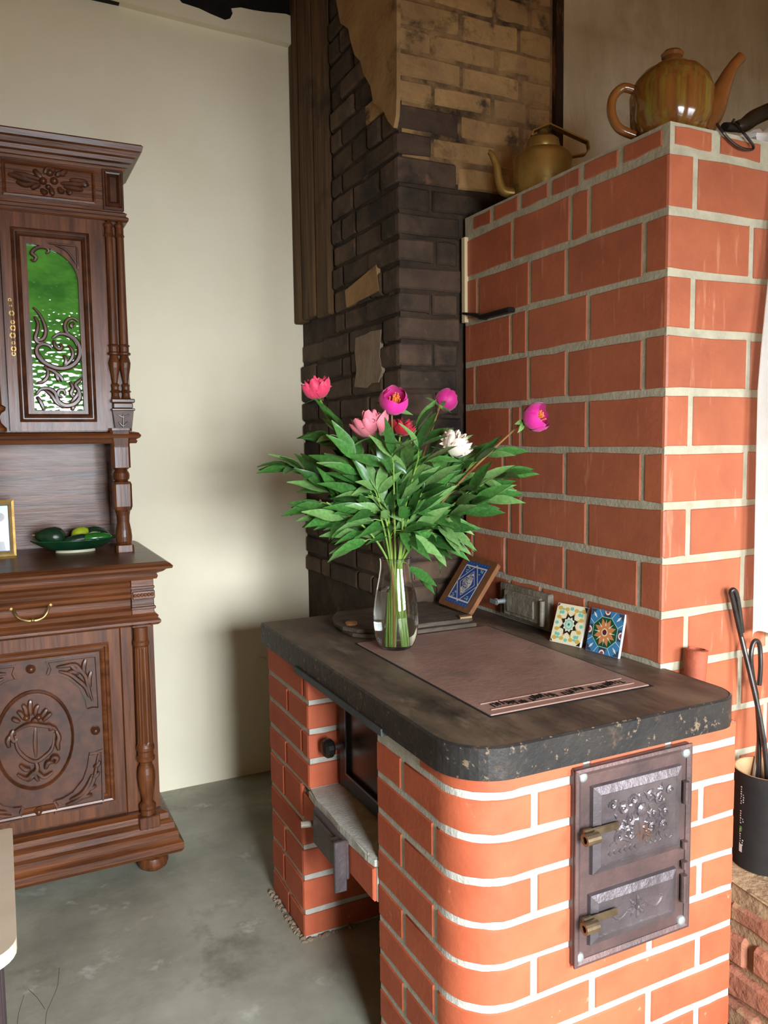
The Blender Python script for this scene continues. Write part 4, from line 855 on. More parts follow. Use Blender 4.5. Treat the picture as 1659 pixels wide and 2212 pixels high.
def teapot():
    c = Vector((1.612, 1.600, 2.186)); t = thing('ceramic_teapot', 'round brown and green striped glazed teapot on the heater corner', 'teapot', c); r = .102
    bm = B(); lathe(bm, [(0, 0), (.06, 0), (.066, .004), (.085, .03), (.101, .065), (r, .10), (.104, .13), (.092, .163), (.072, .186), (.045, .199), (.03, .202), (0, .203)], c, 36); obj('pot_body', bm, m_teapot, t, True)
    bm = B(); lathe(bm, [(.042, .2), (.04, .205), (.02, .21), (.016, .215), (.026, .222), (.028, .23), (.022, .237), (0, .239)], c, 20); obj('lid', bm, m_teapot2, t, True)
    d = RT.copy(); d.z = 0; d.normalize()
    bm = B(); pts = spline([c+d*.07+Vector((0, 0, .045)), c+d*.105+Vector((0, 0, .09)), c+d*.128+Vector((0, 0, .145)), c+d*.152+Vector((0, 0, .195)), c+d*.176+Vector((0, 0, .222))], 5)
    tube(bm, pts, [.04-.026*min(1, (k/15)) for k in range(21)], 14); obj('spout', bm, m_teapot2, t, True)
    bm = B(); pts = spline([c-d*.098+Vector((0, 0, .145)), c-d*.125+Vector((0, 0, .150)), c-d*.15+Vector((0, 0, .125)), c-d*.152+Vector((0, 0, .085)), c-d*.132+Vector((0, 0, .05)), c-d*.092+Vector((0, 0, .032))], 5)
    tube(bm, pts, .0115, 12); obj('handle', bm, m_teapot2, t, True)
teapot()
HT = 2.186
t = thing('iron_tool', 'old iron tool with dark wooden handle and wire loop on heater', 'tool', (1.78, 1.56, HT))
Yt = 1.56
bm = B(); pts = [onY(1590, 273, Yt), onY(1608, 270, Yt), onY(1628, 255, Yt), onY(1660, 240, Yt), onY(1700, 222, Yt), onY(1760, 200, Yt)]; tube(bm, spline(pts, 4), taper(21, .021, .5), 12); obj('handle', bm, m_dwood, t, True)
bm = B(); pts = [onY(1565, 274, Yt-.03), onY(1580, 275, Yt-.02), onY(1595, 278, Yt)]; tube(bm, pts, [.011, .012, .009], 10); obj('iron_head', bm, m_blk, t, True)
bm = B(); Yw = HY-.008
lp_ = [(1549, 268, Yw+.02), (1560, 284, Yw), (1580, 306, Yw-.004), (1602, 320, Yw-.006), (1624, 323, Yw-.006), (1627, 315, Yw-.006), (1618, 302, Yw-.004), (1605, 286, Yw), (1590, 270, Yw+.05), (1583, 264, Yw+.06), (1586, 258, Yw+.06)]
tube(bm, spline([onY(a, b, y) for a, b, y in lp_], 5), .0035, 8); obj('wire_loop', bm, m_pok, t, True)
bm = B(); blobn = 6; cc = Vector((1.90, 1.535, 2.15))
GX, GY = 12, 12; G = []; rq = random.Random(4)
for i in range(GX+1):
    row_ = []
    for j in range(GY+1):
        u, v = i/GX, j/GY; th = 2*PI*u; ph = PI*v
        rr_ = 1+.16*math.sin(5*th+2*ph)+.12*math.sin(3*ph*2+th)
        row_.append(bm.verts.new((1.885+.085*rr_*math.sin(ph)*math.cos(th), 1.535+.065*rr_*math.sin(ph)*math.sin(th), HT+.026-.034*rr_*math.cos(ph)-.002)))
    G.append(row_)
for i in range(GX):
    for j in range(GY): bm.faces.new((G[i][j], G[(i+1) % GX][j], G[(i+1) % GX][j+1], G[i][j+1]))
for v in bm.verts: v.co.z = max(v.co.z, HT+.001)
bmesh.ops.remove_doubles(bm, verts=bm.verts[:], dist=.0005)
tag(obj('cotton_cloth', bm, m_cloth, None, True, origin=(1.885, 1.535, HT)), 'crumpled white cloth on top of the heater behind the wire loop', 'cloth')

# curtain at the right edge
ct = thing('curtain', 'white cotton curtain hanging in front of the heater at the right', 'curtain', (2.0, 1.425, 1.0))
bm = B(); nx, nz = 40, 16; G = []
for j in range(nz+1):
    f = j/nz; z = .925+(2.62-.925)*f; row_ = []
    xl = 1.752+(.0 if z < 1.55 else (z-1.55)**1.2*.13)
    for i in range(nx+1):
        u = i/nx; row_.append(bm.verts.new((xl+(2.2-xl)*u, 1.425+.014*math.sin(u*30)*(.6+.4*math.sin(f*3))+.008*math.sin(u*11+f*2), z+.012*math.sin(u*20)*(1-f))))
    G.append(row_)
for j in range(nz):
    for i in range(nx): bm.faces.new((G[j][i], G[j][i+1], G[j+1][i+1], G[j+1][i]))
bmesh.ops.solidify(bm, geom=bm.faces[:], thickness=.002); obj('cotton_panel', bm, m_cloth, ct, True)
bm = B(); lathe(bm, [(0, 0), (.009, 0), (.009, X1-1.62), (0, X1-1.62)], Vector((1.615, 1.425, 2.625)), 12, Vector((1, 0, 0))); obj('rod', bm, m_win, ct, True)

# fire irons in the black container
bc = Vector((1.712, 1.338, LZ-.004)); br = .078
# nearest visible wall of the can touches the bench front line
cn = thing('cardboard_tube', 'black round container holding fire irons on the brick bench', 'container', bc)
bm = B(); bh = .245; lathe(bm, [(0, .002), (br, .002), (br, bh), (br-.004, bh), (br-.004, .01), (0, .01)], bc, 36); ob = obj('tube_wall', bm, [m_can, m_canin], cn, True)
for p in ob.data.polygons:
    c = p.center
    if (math.hypot(c.x, c.y) < br-.002 and c.z > .012): p.material_index = 1
for p in ob.data.polygons: p.use_smooth = abs(p.normal.z) < .5
bm = B(); rl = random.Random(8); a0 = math.atan2(-RT.y, -RT.x)+.28
def on_can(a, z, r=br+.0006): return bc+Vector((math.cos(a)*r, math.sin(a)*r, z))
for col_, zs, ww in ((0, [.05+.006*k for k in range(9)]+[.115+.006*k for k in range(6)]+[.165+.006*k for k in range(8)], .06), (.1, [.06, .066, .072, .12, .126, .17, .176, .182, .188], .05)):
    for z_ in zs:
        b_ = a0+col_+rl.uniform(0, .02); w_ = rl.uniform(.4, 1)*ww; bm.faces.new([bm.verts.new(p) for p in (on_can(b_, z_), on_can(b_+w_, z_), on_can(b_+w_, z_+.0032), on_can(b_, z_+.0032))])
lb = obj('label_print', bm, m_print, cn); lb['kind'] = 'stuff'
bm = B(); bm.faces.new([bm.verts.new(p) for p in (on_can(a0, .095), on_can(a0+.1, .095), on_can(a0+.1, .108), on_can(a0, .108))]); obj('label_mark', bm, m_printg, cn)
bm = B(); bm.faces.new([bm.verts.new(p) for p in (on_can(a0+.0, .072-.03), on_can(a0+.12, .072-.03), on_can(a0+.12, .062), on_can(a0, .062))]); obj('label_mark', bm, m_print, cn)
def poker(name, label, pts, r, m, loop=None, rl=None):
    t = thing(name, label, 'fire iron', (bc.x, bc.y, bc.z+.012), 'fire irons in the black container')
    bm = B(); p = spline(pts, 5); tube(bm, p, r, 10); obj('rod', bm, m, t, True)
    if loop: bm = B(); p = spline(loop, 5); tube(bm, p, rl, 10); obj('handle_loop', bm, m, t, True)
yk = 1.405
base = bc+Vector((0, 0, .014))
poker('poker', 'long iron poker with narrow looped handle leaning on the heater', [base+Vector((.045, .02, 0)), onY(1650, 1600, 1.375), onY(1601, 1375, 1.435)], .0065, m_pok,
      [onY(1601, 1375, 1.435), onY(1594, 1345, 1.437), onY(1583, 1296, 1.44), onY(1579, 1280, 1.44), onY(1584, 1274, 1.438), onY(1591, 1284, 1.438), onY(1597, 1320, 1.436), onY(1603, 1366, 1.434)], .0065)
poker('poker', 'short iron poker with wide rounded loop handle nearest the curtain', [base+Vector((.02, .045, 0)), onY(1640, 1620, 1.39), onY(1634, 1500, 1.42)], .006, m_pok,
      [onY(1634, 1500, 1.42), onY(1626, 1460, 1.42), onY(1622, 1420, 1.422), onY(1626, 1392, 1.425), onY(1634, 1384, 1.425), onY(1641, 1396, 1.425), onY(1643, 1440, 1.42), onY(1640, 1480, 1.42)], .006)
poker('fire_rod', 'bright steel rod standing upright in the black container', [base+Vector((-.02, .05, 0)), onY(1638, 1600, 1.40), onY(1630, 1470, 1.43)], .0045, m_pokl)

# ================================================================== things on the stove
ZP = ZT+.003
# two boards under the leaning card
def brd(name, label, poly, z0, h, cat='board', notch=None):
    t = thing(name, label, cat, (sum(p[0] for p in poly)/len(poly), sum(p[1] for p in poly)/len(poly), z0))
    bm = B(); prism(bm, [(x, y, z0) for x, y in poly], (0, 0, h)); bmesh.ops.bevel(bm, geom=[e for e in bm.edges if abs(e.verts[0].co.z-e.verts[1].co.z) < 1e-4], offset=.002, segments=1, affect='EDGES')
    obj('board_plank', bm, m_board, t)
    return t
b1 = brd('wooden_board', 'old dark wooden board lying on stove behind the vase, underneath another', [(.925, 2.20), (.93, 2.13), (.96, 2.09), (1.02, 2.072), (1.20, 2.07), (1.318, 2.066), (1.322, 2.10), (1.32, 2.33), (.98, 2.33), (.94, 2.29)], ZT+.001, .012)
b2 = brd('wooden_board', 'rounded grey wooden board on top, under the framed blue tile', [(.918, 2.24), (.915, 2.17), (.94, 2.12), (.99, 2.092), (1.05, 2.086), (1.16, 2.09), (1.30, 2.083), (1.318, 2.09), (1.316, 2.375), (.98, 2.375), (.94, 2.31)], ZT+.0135, .012)
bm = B(); lathe(bm, [(0, 0), (.018, 0), (.019, .006), (.012, .011), (0, .012)], Vector((.95, 2.185, ZT+.0255)), 12); obj('worn_knot', bm, m_frame, b2)
bm = B(); bm.faces.new([bm.verts.new(p) for p in ((1.085, 2.16, ZT+.0262), (1.12, 2.145, ZT+.0262), (1.135, 2.185, ZT+.0262), (1.10, 2.20, ZT+.0262))]); obj('paper_scrap', bm, p_white, b2, norm=False)
bm = B(); prism(bm, [(1.27, 2.083, ZT+.026), (1.312, 2.083, ZT+.026), (1.314, 2.105, ZT+.026), (1.28, 2.108, ZT+.026)], (0, 0, .006)); obj('split_edge', bm, m_boarde, b2)
for t_ in (b1, b2): t_['group'] = 'wooden boards on the stove'

def tile_thing(name, label, BL, BR, H, leanx, cat, thick=.008):
    """tile standing on BL-BR, leaning back against the heater (towards +x)"""
    BL, BR = Vector(BL), Vector(BR); u = (BR-BL); W_ = u.length; u.normalize()
    back = Vector((-u.y, u.x, 0)); back = back if back.x > 0 else -back
    v = (Vector((0, 0, 1))*math.cos(leanx)+back*math.sin(leanx)).normalized()
    n = u.cross(v).normalized()
    if n.dot(CAM-BL) < 0: n = -n
    t = thing(name, label, cat, (BL+BR)/2)
    bs = lambda a, b, d=0: BL+u*(a*W_)+v*(b*H)+n*d
    return t, bs, n, W_
def layer(par, name, polys, d, m, bs):
    bm = B()
    for q in polys: bm.faces.new([bm.verts.new(bs(a, b, d)) for a, b in q])
    o = obj(name, bm, m, par, norm=False)
    if len(polys) > 1: o['kind'] = 'stuff'
    return o
def starp(cx, cy, r0, r1, n, a0=0):
    return [(cx+(r0 if k % 2 else r1)*math.cos(PI*k/n+a0), cy+(r0 if k % 2 else r1)*math.sin(PI*k/n+a0)) for k in range(2*n)]
def rect(a, b, c, d): return [(a, b), (c, b), (c, d), (a, d)]
def tile_body(t, bs, n, m, th=.008, r=0.0):
    bm = B(); prism(bm, [bs(a, b, -.0002) for a, b in ((0, 0), (1, 0), (1, 1), (0, 1))], -n*th); return obj('tile_body', bm, m, t)
E1 = .0004
# tile 1
t, bs, n, W_ = tile_thing('ceramic_tile', 'small yellow and turquoise patterned tile with black rosette leaning on heater', (1.405, 1.818, ZT+.001), (1.430, 1.718, ZT+.001), .112, .36, 'tile'); t['group'] = 'patterned tiles on the stove'
tile_body(t, bs, n, p_white)
layer(t, 'print_ground', [rect(0, 0, 1, 1)], E1*.5, p_cream, bs)
gold = []; teal = []; rt_ = random.Random(2)
for k in range(8):
    a = k*PI/4+PI/8; gold.append(ell(.5+.40*math.cos(a), .5+.40*math.sin(a), .075, .05, 10, a)); gold.append([(.5+.27*math.cos(a-.16), .5+.27*math.sin(a-.16)), (.5+.36*math.cos(a), .5+.36*math.sin(a)), (.5+.27*math.cos(a+.16), .5+.27*math.sin(a+.16))])
    a = k*PI/4; teal.append(ell(.5+.40*math.cos(a), .5+.40*math.sin(a), .06, .045, 10, a+.5))
for cx, cy in ((.12, .12), (.88, .12), (.12, .88), (.88, .88)): gold.append(ell(cx, cy, .08, .055, 10, .7)); teal.append(ell(cx+(.5-cx)*.28, cy+(.5-cy)*.05, .05, .03, 8)); teal.append(ell(cx+(.5-cx)*.05, cy+(.5-cy)*.28, .03, .05, 8))
clip = lambda q: [(min(.985, max(.015, a)), min(.985, max(.015, b))) for a, b in q]
layer(t, 'print_gold', [clip(q) for q in gold], E1, p_gold, bs); layer(t, 'print_turquoise', [clip(q) for q in teal], E1*1.3, p_teal, bs)
layer(t, 'print_rosette', [starp(.5, .5, .20, .29, 8, PI/8)], E1*1.6, p_black, bs); layer(t, 'print_ring', [starp(.5, .5, .15, .195, 10)], E1*2, p_cream, bs); layer(t, 'print_ring', [ell(.5, .5, .135, .135)], E1*2.4, p_aqua, bs); layer(t, 'print_ring', [ell(.5, .5, .08, .08)], E1*2.7, p_cream, bs); layer(t, 'print_ring', [ell(.5, .5, .055, .055)], E1*3, p_teal, bs); layer(t, 'print_centre', [ell(.5, .5, .02, .02)], E1*3.4, p_black, bs)
layer(t, 'print_corner', [[(.015, .985), (.015, .9), (.09, .985)], [(.985, .985), (.88, .985), (.985, .84)], [(.985, .015), (.985, .13), (.86, .015)], [(.015, .015), (.015, .1), (.08, .015)]], E1*1.5, p_navy, bs)
# tile 2
t, bs, n, W_ = tile_thing('ceramic_tile', 'small blue and green tile with orange sunburst, nearer the heater corner', (1.430, 1.694, ZT+.001), (1.444, 1.583, ZT+.001), .116, .22, 'tile'); t['group'] = 'patterned tiles on the stove'
tile_body(t, bs, n, p_white)
layer(t, 'print_ground', [rect(0, 0, 1, 1)], E1*.5, p_sky, bs)
layer(t, 'print_dark_wedge', [clip([(cx-.1, cy), (cx+.1, cy), (.5+(cx-.5)*.6+.1*abs(cy-.5)/.5, .5+(cy-.5)*.6), (.5+(cx-.5)*.6-.1*abs(cy-.5)/.5, .5+(cy-.5)*.6)]) for cx, cy in ((.5, 1), (.5, 0))]+[clip([(cx, cy-.13), (cx, cy+.13), (.5+(cx-.5)*.62, .62), (.5+(cx-.5)*.62, .38)]) for cx, cy in ((0, .5), (1, .5))]+[clip([(cx, cy), (cx+(.5-cx)*.36, cy), (cx, cy+(.5-cy)*.36)]) for cx, cy in ((0, 0), (1, 0), (0, 1), (1, 1))], E1, p_grey, bs)
wl = []
for k in range(8):
    a = k*PI/4+PI/8; p = (.5+.36*math.cos(a), .5+.36*math.sin(a)); q = (.5+.66*math.cos(a), .5+.66*math.sin(a)); q = (min(.99, max(.01, q[0])), min(.99, max(.01, q[1]))); s_ = (-.006*math.sin(a), .006*math.cos(a)); wl.append([(p[0]-s_[0], p[1]-s_[1]), (p[0]+s_[0], p[1]+s_[1]), (q[0]+s_[0], q[1]+s_[1]), (q[0]-s_[0], q[1]-s_[1])])
for cx, cy in ((.14, .14), (.86, .14), (.14, .86), (.86, .86)):
    d = Vector((.5-cx, .5-cy)).normalized(); e = Vector((-d.y, d.x)); c_ = Vector((cx, cy)); wl.append([tuple(c_-d*.09), tuple(c_+e*.03), tuple(c_+d*.1), tuple(c_-e*.03)])
layer(t, 'print_white_line', wl, E1*1.4, p_white, bs)
layer(t, 'print_half_dot', [clip(ell(cx, cy, .085, .085)) for cx, cy in ((.5, .985), (.5, .015), (.015, .5), (.985, .5))], E1*1.7, p_white, bs); layer(t, 'print_half_dot', [clip(ell(cx, cy, .05, .05)) for cx, cy in ((.5, .985), (.5, .015), (.015, .5), (.985, .5))], E1*2, p_red, bs)
layer(t, 'print_octagon', [ell(.5, .5, .405, .38, 8, PI/8)], E1*2.2, p_aqua, bs); layer(t, 'print_octagon', [ell(.5, .5, .385, .362, 8, PI/8)], E1*2.5, p_dgreen, bs)
layer(t, 'print_sun', [starp(.5, .5, .19, .335, 8, PI/8)], E1*2.9, p_orange, bs); layer(t, 'print_ray', [[(.5+.15*math.cos(a-.12), .5+.15*math.sin(a-.12)), (.5+.33*math.cos(a), .5+.31*math.sin(a)), (.5+.15*math.cos(a+.12), .5+.15*math.sin(a+.12))] for a in [k*PI/4 for k in range(8)]], E1*3.2, p_cream, bs)
layer(t, 'print_sun', [ell(.5, .5, .15, .15)], E1*3.6, p_orange, bs); layer(t, 'print_ring', [ell(.5, .5, .09, .09)], E1*4, p_cream, bs); layer(t, 'print_centre', [ell(.5, .5, .065, .065)], E1*4.4, p_maroon, bs)
# framed blue tile on the boards
zc = ZT+.0265
t, bs, n, W_ = tile_thing('framed_tile', 'blue and white tile in rounded brown wooden frame leaning in the corner', (1.335, 2.335, zc), (1.328, 2.128, zc), .19, .62, 'tile')
BLc = [(a, b) for a, b in ((.06, 0), (.94, 0), (.985, .015), (1, .05), (1, .95), (.985, .985), (.94, 1), (.06, 1), (.015, .985), (0, .95), (0, .05), (.015, .015))]
bm = B(); prism(bm, [bs(a, b, 0) for a, b in BLc], -n*.014); obj('wood_frame', bm, m_frame, t)
i0, i1, j0, j1 = .17, .84, .09, .91
sb = lambda a, b, d=0: bs(i0+(i1-i0)*a, j0+(j1-j0)*b, d)
layer(t, 'print_ground', [rect(0, 0, 1, 1)], E1, p_blue, sb)
layer(t, 'print_dot', [ell((k+.5)/8, y, .03, .022, 8) for k in range(8) for y in (.035, .965)], E1*2, p_sky, sb)
def outline(q, w):
    c = (sum(a for a, _ in q)/len(q), sum(b for _, b in q)/len(q)); f = lambda p, s: (c[0]+(p[0]-c[0])*s, c[1]+(p[1]-c[1])*s)
    return [[q[k], q[(k+1) % len(q)], f(q[(k+1) % len(q)], 1-w), f(q[k], 1-w)] for k in range(len(q))]
layer(t, 'print_border', outline(rect(.02, .09, .98, .91), .08), E1*2, p_white, sb)
layer(t, 'print_diamond', outline([(.5, .95), (.98, .5), (.5, .05), (.02, .5)], .07)+outline([(.5, .80), (.84, .5), (.5, .20), (.16, .5)], .08), E1*3, p_white, sb)
rm = random.Random(12)
layer(t, 'print_motif', [ell(.5, .5, .19, .17, 12)]+[ell(.5+rm.uniform(-.2, .2)*(1-abs(k)/9), .5+k*.028, .07, .045, 7, rm.random()) for k in range(-7, 8)], E1*4, p_white, sb)
layer(t, 'print_motif_dark', [ell(.5+rm.uniform(-.18, .18), .5+rm.uniform(-.16, .18), .02+rm.random()*.02, .015, 6, rm.random()*3) for k in range(16)], E1*5, p_blue, sb)
layer(t, 'print_corner_leaf', [ell(cx+rm.uniform(-.07, .07), cy+rm.uniform(-.06, .06), .045, .014, 7, rm.random()*3) for cx, cy in ((.2, .2), (.8, .2), (.2, .8), (.8, .8)) for k in range(6)], E1*3.5, p_aqua, sb)

# ================================================================== table at the left edge
tb = thing('table', 'pale topped table corner at the lower left edge', 'table', (-.45, 1.42, 0))
def rrect(x0, x1, y0, y1, r, n=6):
    out = []
    for cx, cy, a0 in ((x1-r, y0+r, -PI/2), (x1-r, y1-r, 0), (x0+r, y1-r, PI/2), (x0+r, y0+r, PI)): out += [(cx+r*math.cos(a0+k*PI/2/n), cy+r*math.sin(a0+k*PI/2/n)) for k in range(n+1)]
    return out
TX, TY0, TY1 = -.001, 1.185, 1.60
def tloop():
    n = 7; r = .05; out = [(TX-r+r*math.cos(-PI/2+k*PI/2/n), TY0+r+r*math.sin(-PI/2+k*PI/2/n)) for k in range(n+1)]
    return out+[(TX+.003, TY1-.004), (TX-.002, TY1), (-.9, TY1), (-.9, TY0)]
bm = B(); prism(bm, [(x, y, .72) for x, y in tloop()], (0, 0, .019)); obj('table_top', bm, m_tedge, tb)
bm = B(); prism(bm, [(x, y, .739) for x, y in tloop()], (0, 0, .0015)); obj('laminate', bm, m_table, tb)
for x in (-.88, -.075):
    for y in (TY0+.03, TY1-.07): bm = box(B(), x, x+.05, y, y+.05, 0, .72, .003); obj('leg', bm, m_tleg, tb)
for y in (TY0+.035, TY1-.055): bm = box(B(), -.83, -.075, y, y+.02, .63, .72); obj('apron', bm, m_tleg, tb)
for x in (-.87, -.06): bm = box(B(), x, x+.02, TY0+.08, TY1-.07, .63, .72); obj('apron', bm, m_tleg, tb)

# ================================================================== vase and peonies
VD = 2.238; PXM = VD/F_PX
vb = onZ(856, 1400, ZP); vb.z = ZP+.0005
vase = thing('glass_vase', 'clear glass vase full of peony stems on the stove', 'vase', vb)
VH = .252
vpr = [(0, 27), (.004, 33), (.014, 39), (.035, 45.5), (.07, 48.5), (.10, 48.3), (.135, 45.5), (.17, 40.5), (.20, 36), (.225, 33), (.243, 33), (.252, 34.5)]
out = [(hw*PXM, z) for z, hw in vpr]; th = .0026
inn = [(max(.001, r-th), z) for r, z in out if z > .01]
prof = [(0, 0)]+out+[(out[-1][0]-.001, VH+.001)]+inn[::-1]+[(.03, .011), (0, .011)]
bm = B(); lathe(bm, prof, vb, 40); obj('glass_body', bm, m_glass, vase, True)
wl_ = .165; wpr = [(r+.0006, z) for r, z in inn if z < wl_-.01]
rw = 41.2*PXM-th
bm = B(); lathe(bm, [(0, .0105), (.03, .0105)]+wpr+[(rw+.0006, wl_), (0, wl_)], vb, 40); obj('water', bm, m_water, vase, True)

rp = random.Random(17)
def leaf_mesh(name, curl, wid, m, fold=.25):
    bm = B(); nl = 6; rows = []
    ws = [.06, .62, .96, 1.0, .78, .42, .03]
    for i in range(nl+1):
        t = i/nl; zc_ = -curl*t*t; w_ = ws[i]*wid/2
        rows.append([bm.verts.new((t, s_*w_, zc_+abs(s_)*w_*fold+(.012*math.sin(t*9+s_) if s_ else 0))) for s_ in (-1, 0, 1)])
    for a, b in zip(rows, rows[1:]):
        for k in range(2): bm.faces.new((a[k], b[k], b[k+1], a[k+1]))
    me = bpy.data.meshes.new(name); bm.to_mesh(me); bm.free(); me.materials.append(m)
    for p in me.polygons: p.use_smooth = True
    return me
LEAF = [leaf_mesh('leaf', c, w_, m, f) for c, w_, f in ((.18, .29, .3), (.30, .27, .35), (.05, .31, .25), (.24, .25, .4)) for m in (m_leaf, m_leaf, m_leaf2)]
def add_leaf(par, base, d, n, length, me=None):
    d = d.normalized(); y = n.cross(d)
    if y.length < .05: y = d.orthogonal()
    y.normalize(); z = d.cross(y)
    o = bpy.data.objects.new('leaf', me or rp.choice(LEAF)); COL.objects.link(o); o.parent = par
    M_ = Matrix(((d.x, y.x, z.x), (d.y, y.y, z.y), (d.z, y.z, z.z))).to_4x4()
    o.matrix_basis = Matrix.Translation(base-Vector(par.location)) @ M_ @ Matrix.Diagonal((length, length, length, 1))
    return o
def petal_mesh(name, m, phim, half, ruf, closed=1.0):
    bm = B(); nu, nv = 6, 6; rows = []
    for j in range(nv+1):
        v = j/nv; ph = .15+phim*v
        w_ = half*1.2*(.35+.65*math.sin(min(1, v*1.15)*PI/2))*(1 if v < .8 else 1-(v-.8)*.9)
        row_ = []
        for i in range(nu+1):
            u = i/nu*2-1; r = 1+ruf*v*v*math.sin(u*4.3+j*.4)*.38-.04*u*u
            edge = 1+ruf*.12*v*v*math.sin(u*6+1)
            p_ = ph*(1-.10*u**4*v*v)
            x = math.sin(p_)*r; th_ = u*w_
            row_.append(bm.verts.new((x*math.cos(th_), x*math.sin(th_), (1-math.cos(p_))*r*edge*closed)))
        rows.append(row_)
    for a, b in zip(rows, rows[1:]):
        for i in range(nu): bm.faces.new((a[i], a[i+1], b[i+1], b[i]))
    me = bpy.data.meshes.new(name); bm.to_mesh(me); bm.free(); me.materials.append(m)
    for p in me.polygons: p.use_smooth = True
    return me
def bloom(par, center, axis, R, m, layers, stam=False, sep=True, pom=0):
    ax = axis.normalized(); x = ax.orthogonal().normalized(); y = ax.cross(x)
    base = center-ax*R*.85
    bm = B(); lathe(bm, [(0, -.004), (R*.22, 0), (R*.3, R*.1), (R*.2, R*.2), (0, R*.24)], base, 10, ax); head = obj('flower_head', bm, m_stem, par, True)
    pl_ = Vector(par.location)
    for (cnt, sc_, phim, half, ruf, a0, dz) in layers:
        me = petal_mesh('petal', m, phim, half, ruf)
        for k in range(cnt):
            a = a0+2*PI*k/cnt+rp.uniform(-.08, .08); cx_ = x*math.cos(a)+y*math.sin(a); cy_ = ax.cross(cx_)
            o = bpy.data.objects.new('petal', me); COL.objects.link(o); o.parent = head
            s_ = R*sc_*rp.uniform(.95, 1.05)
            tl_ = rp.uniform(-1, 1)*(.05+.3*ruf)
            M_ = Matrix(((cx_.x, cy_.x, ax.x), (cx_.y, cy_.y, ax.y), (cx_.z, cy_.z, ax.z))).to_4x4() @ Matrix.Rotation(tl_, 4, 'Y') @ Matrix.Rotation(rp.uniform(-1, 1)*.5*ruf, 4, 'X')
            o.matrix_basis = Matrix.Translation(base+ax*(dz*R)-pl_) @ M_ @ Matrix.Diagonal((s_, s_, s_, 1))
    if pom:
        me = petal_mesh('petal', m, 1.55, .6, .5); N_ = pom
        for k in range(N_):
            h = 1-1.12*(k+.5)/N_; a = k*2.39996; q = math.sqrt(max(0, 1-h*h)); d = ax*h+(x*math.cos(a)+y*math.sin(a))*q; e = d.orthogonal().normalized(); f_ = d.cross(e)
            o = bpy.data.objects.new('petal', me); COL.objects.link(o); o.parent = head; s_ = R*rp.uniform(.42, .6)
            M_ = Matrix(((e.x, f_.x, d.x), (e.y, f_.y, d.y), (e.z, f_.z, d.z))).to_4x4() @ Matrix.Rotation(rp.uniform(0, 2*PI), 4, 'Z') @ Matrix.Rotation(rp.uniform(-.35, .2), 4, 'Y')
            o.matrix_basis = Matrix.Translation(base+ax*R*.72+d*R*.26-pl_) @ M_ @ Matrix.Diagonal((s_*.8, s_, s_, 1))
    if stam:
        bm = B()
        for k in range(26):
            a = rp.uniform(0, 2*PI); rr_ = R*rp.uniform(0, .36); p = base+ax*R*.3+x*(rr_*math.cos(a))+y*(rr_*math.sin(a)); q = base+ax*R*rp.uniform(1.25, 1.6)+x*(rr_*1.15*math.cos(a))+y*(rr_*1.15*math.sin(a))
            tube(bm, [p, q], [.0008, .0022], 5)
        obj('stamens', bm, m_stamen, head)['kind'] = 'stuff'
    if sep:
        for k in range(3):
            a = rp.uniform(0, 2*PI); d = (x*math.cos(a)+y*math.sin(a))*1.0+ax*.1; add_leaf(par, base, d, ax, R*rp.uniform(1.1, 1.6), LEAF[2])
    return base
CUP = [(5, 1.0, 2.1, .78, .06, 0, 0), (5, .93, 2.05, .76, .1, .6, .04), (5, .82, 1.95, .74, .12, .2, .06)]
OPEN = [(7, 1.08, 1.5, .62, .35, 0, 0), (7, 1.0, 1.45, .58, .45, .4, .08)]
FULL = [(7, 1.02, 1.75, .6, .3, 0, 0), (7, .95, 1.7, .56, .4, .4, .06)]
RIM = vb+Vector((0, 0, VH))
def stem_curve(tip, ang, rad, mid=None):
    low = vb+Vector((math.cos(ang+PI)*.024, math.sin(ang+PI)*.024, .014))
    d = (tip-RIM); d.z = 0; dn = d.normalized() if d.length > .01 else Vector((math.cos(ang), math.sin(ang), 0))
    rimp = RIM+dn*.022*rad+Vector((0, 0, -.01))
    m1 = rimp.lerp(tip, .45)+Vector((0, 0, .02))+(-dn*.012)
    if mid is not None: m1 = mid
    return spline([low, low.lerp(rimp, .55)+dn*-.004, rimp, m1, tip], 8)
def along(c, t):
    i = min(len(c)-2, int(t*(len(c)-1))); f = t*(len(c)-1)-i; return c[i].lerp(c[i+1], f), (c[i+1]-c[i]).normalized()
def leaf_group(par, base, out_, nleaf, L_, droop=.25, pet=.05):
    out_ = out_.normalized(); tip = base+out_*pet
    bm = B(); tube(bm, [base, base.lerp(tip, .5)+Vector((0, 0, .004)), tip], [.0016, .0014, .001], 5); obj('petiole', bm, m_stem, par, True)
    side = out_.cross(Vector((0, 0, 1)))
    if side.length < .1: side = RT.copy()
    side.normalize(); nrm = side.cross(out_)
    fan = {1: [0], 2: [-.3, .3], 3: [-.62, 0, .62], 4: [-.7, -.15, .3, .75], 5: [-.9, -.42, 0, .42, .9]}[nleaf]
    for a in fan:
        d = out_*math.cos(a)+side*math.sin(a)+Vector((0, 0, rp.uniform(-droop, .12))); b_ = tip.lerp(base, rp.uniform(0, .5)*(abs(a) > .2))
        nn = nrm*.35+Vector((rp.uniform(-.4, .4), rp.uniform(-.4, .4), .3))-FW*.9
        add_leaf(par, b_, d, nn, L_*rp.uniform(.8, 1.12)*(1 if abs(a) < .5 else .88))
def out_dir(p, spread=.9):
    q = p-(RIM+Vector((0, 0, .075))); a = math.atan2(q.dot(UP)*.8, q.dot(RT))+rp.uniform(-spread, spread)
    if q.length < .05: a = rp.uniform(-.4, PI+.4)
    return RT*math.cos(a)+UP*math.sin(a)*.85+FW*rp.uniform(-.7, .5)
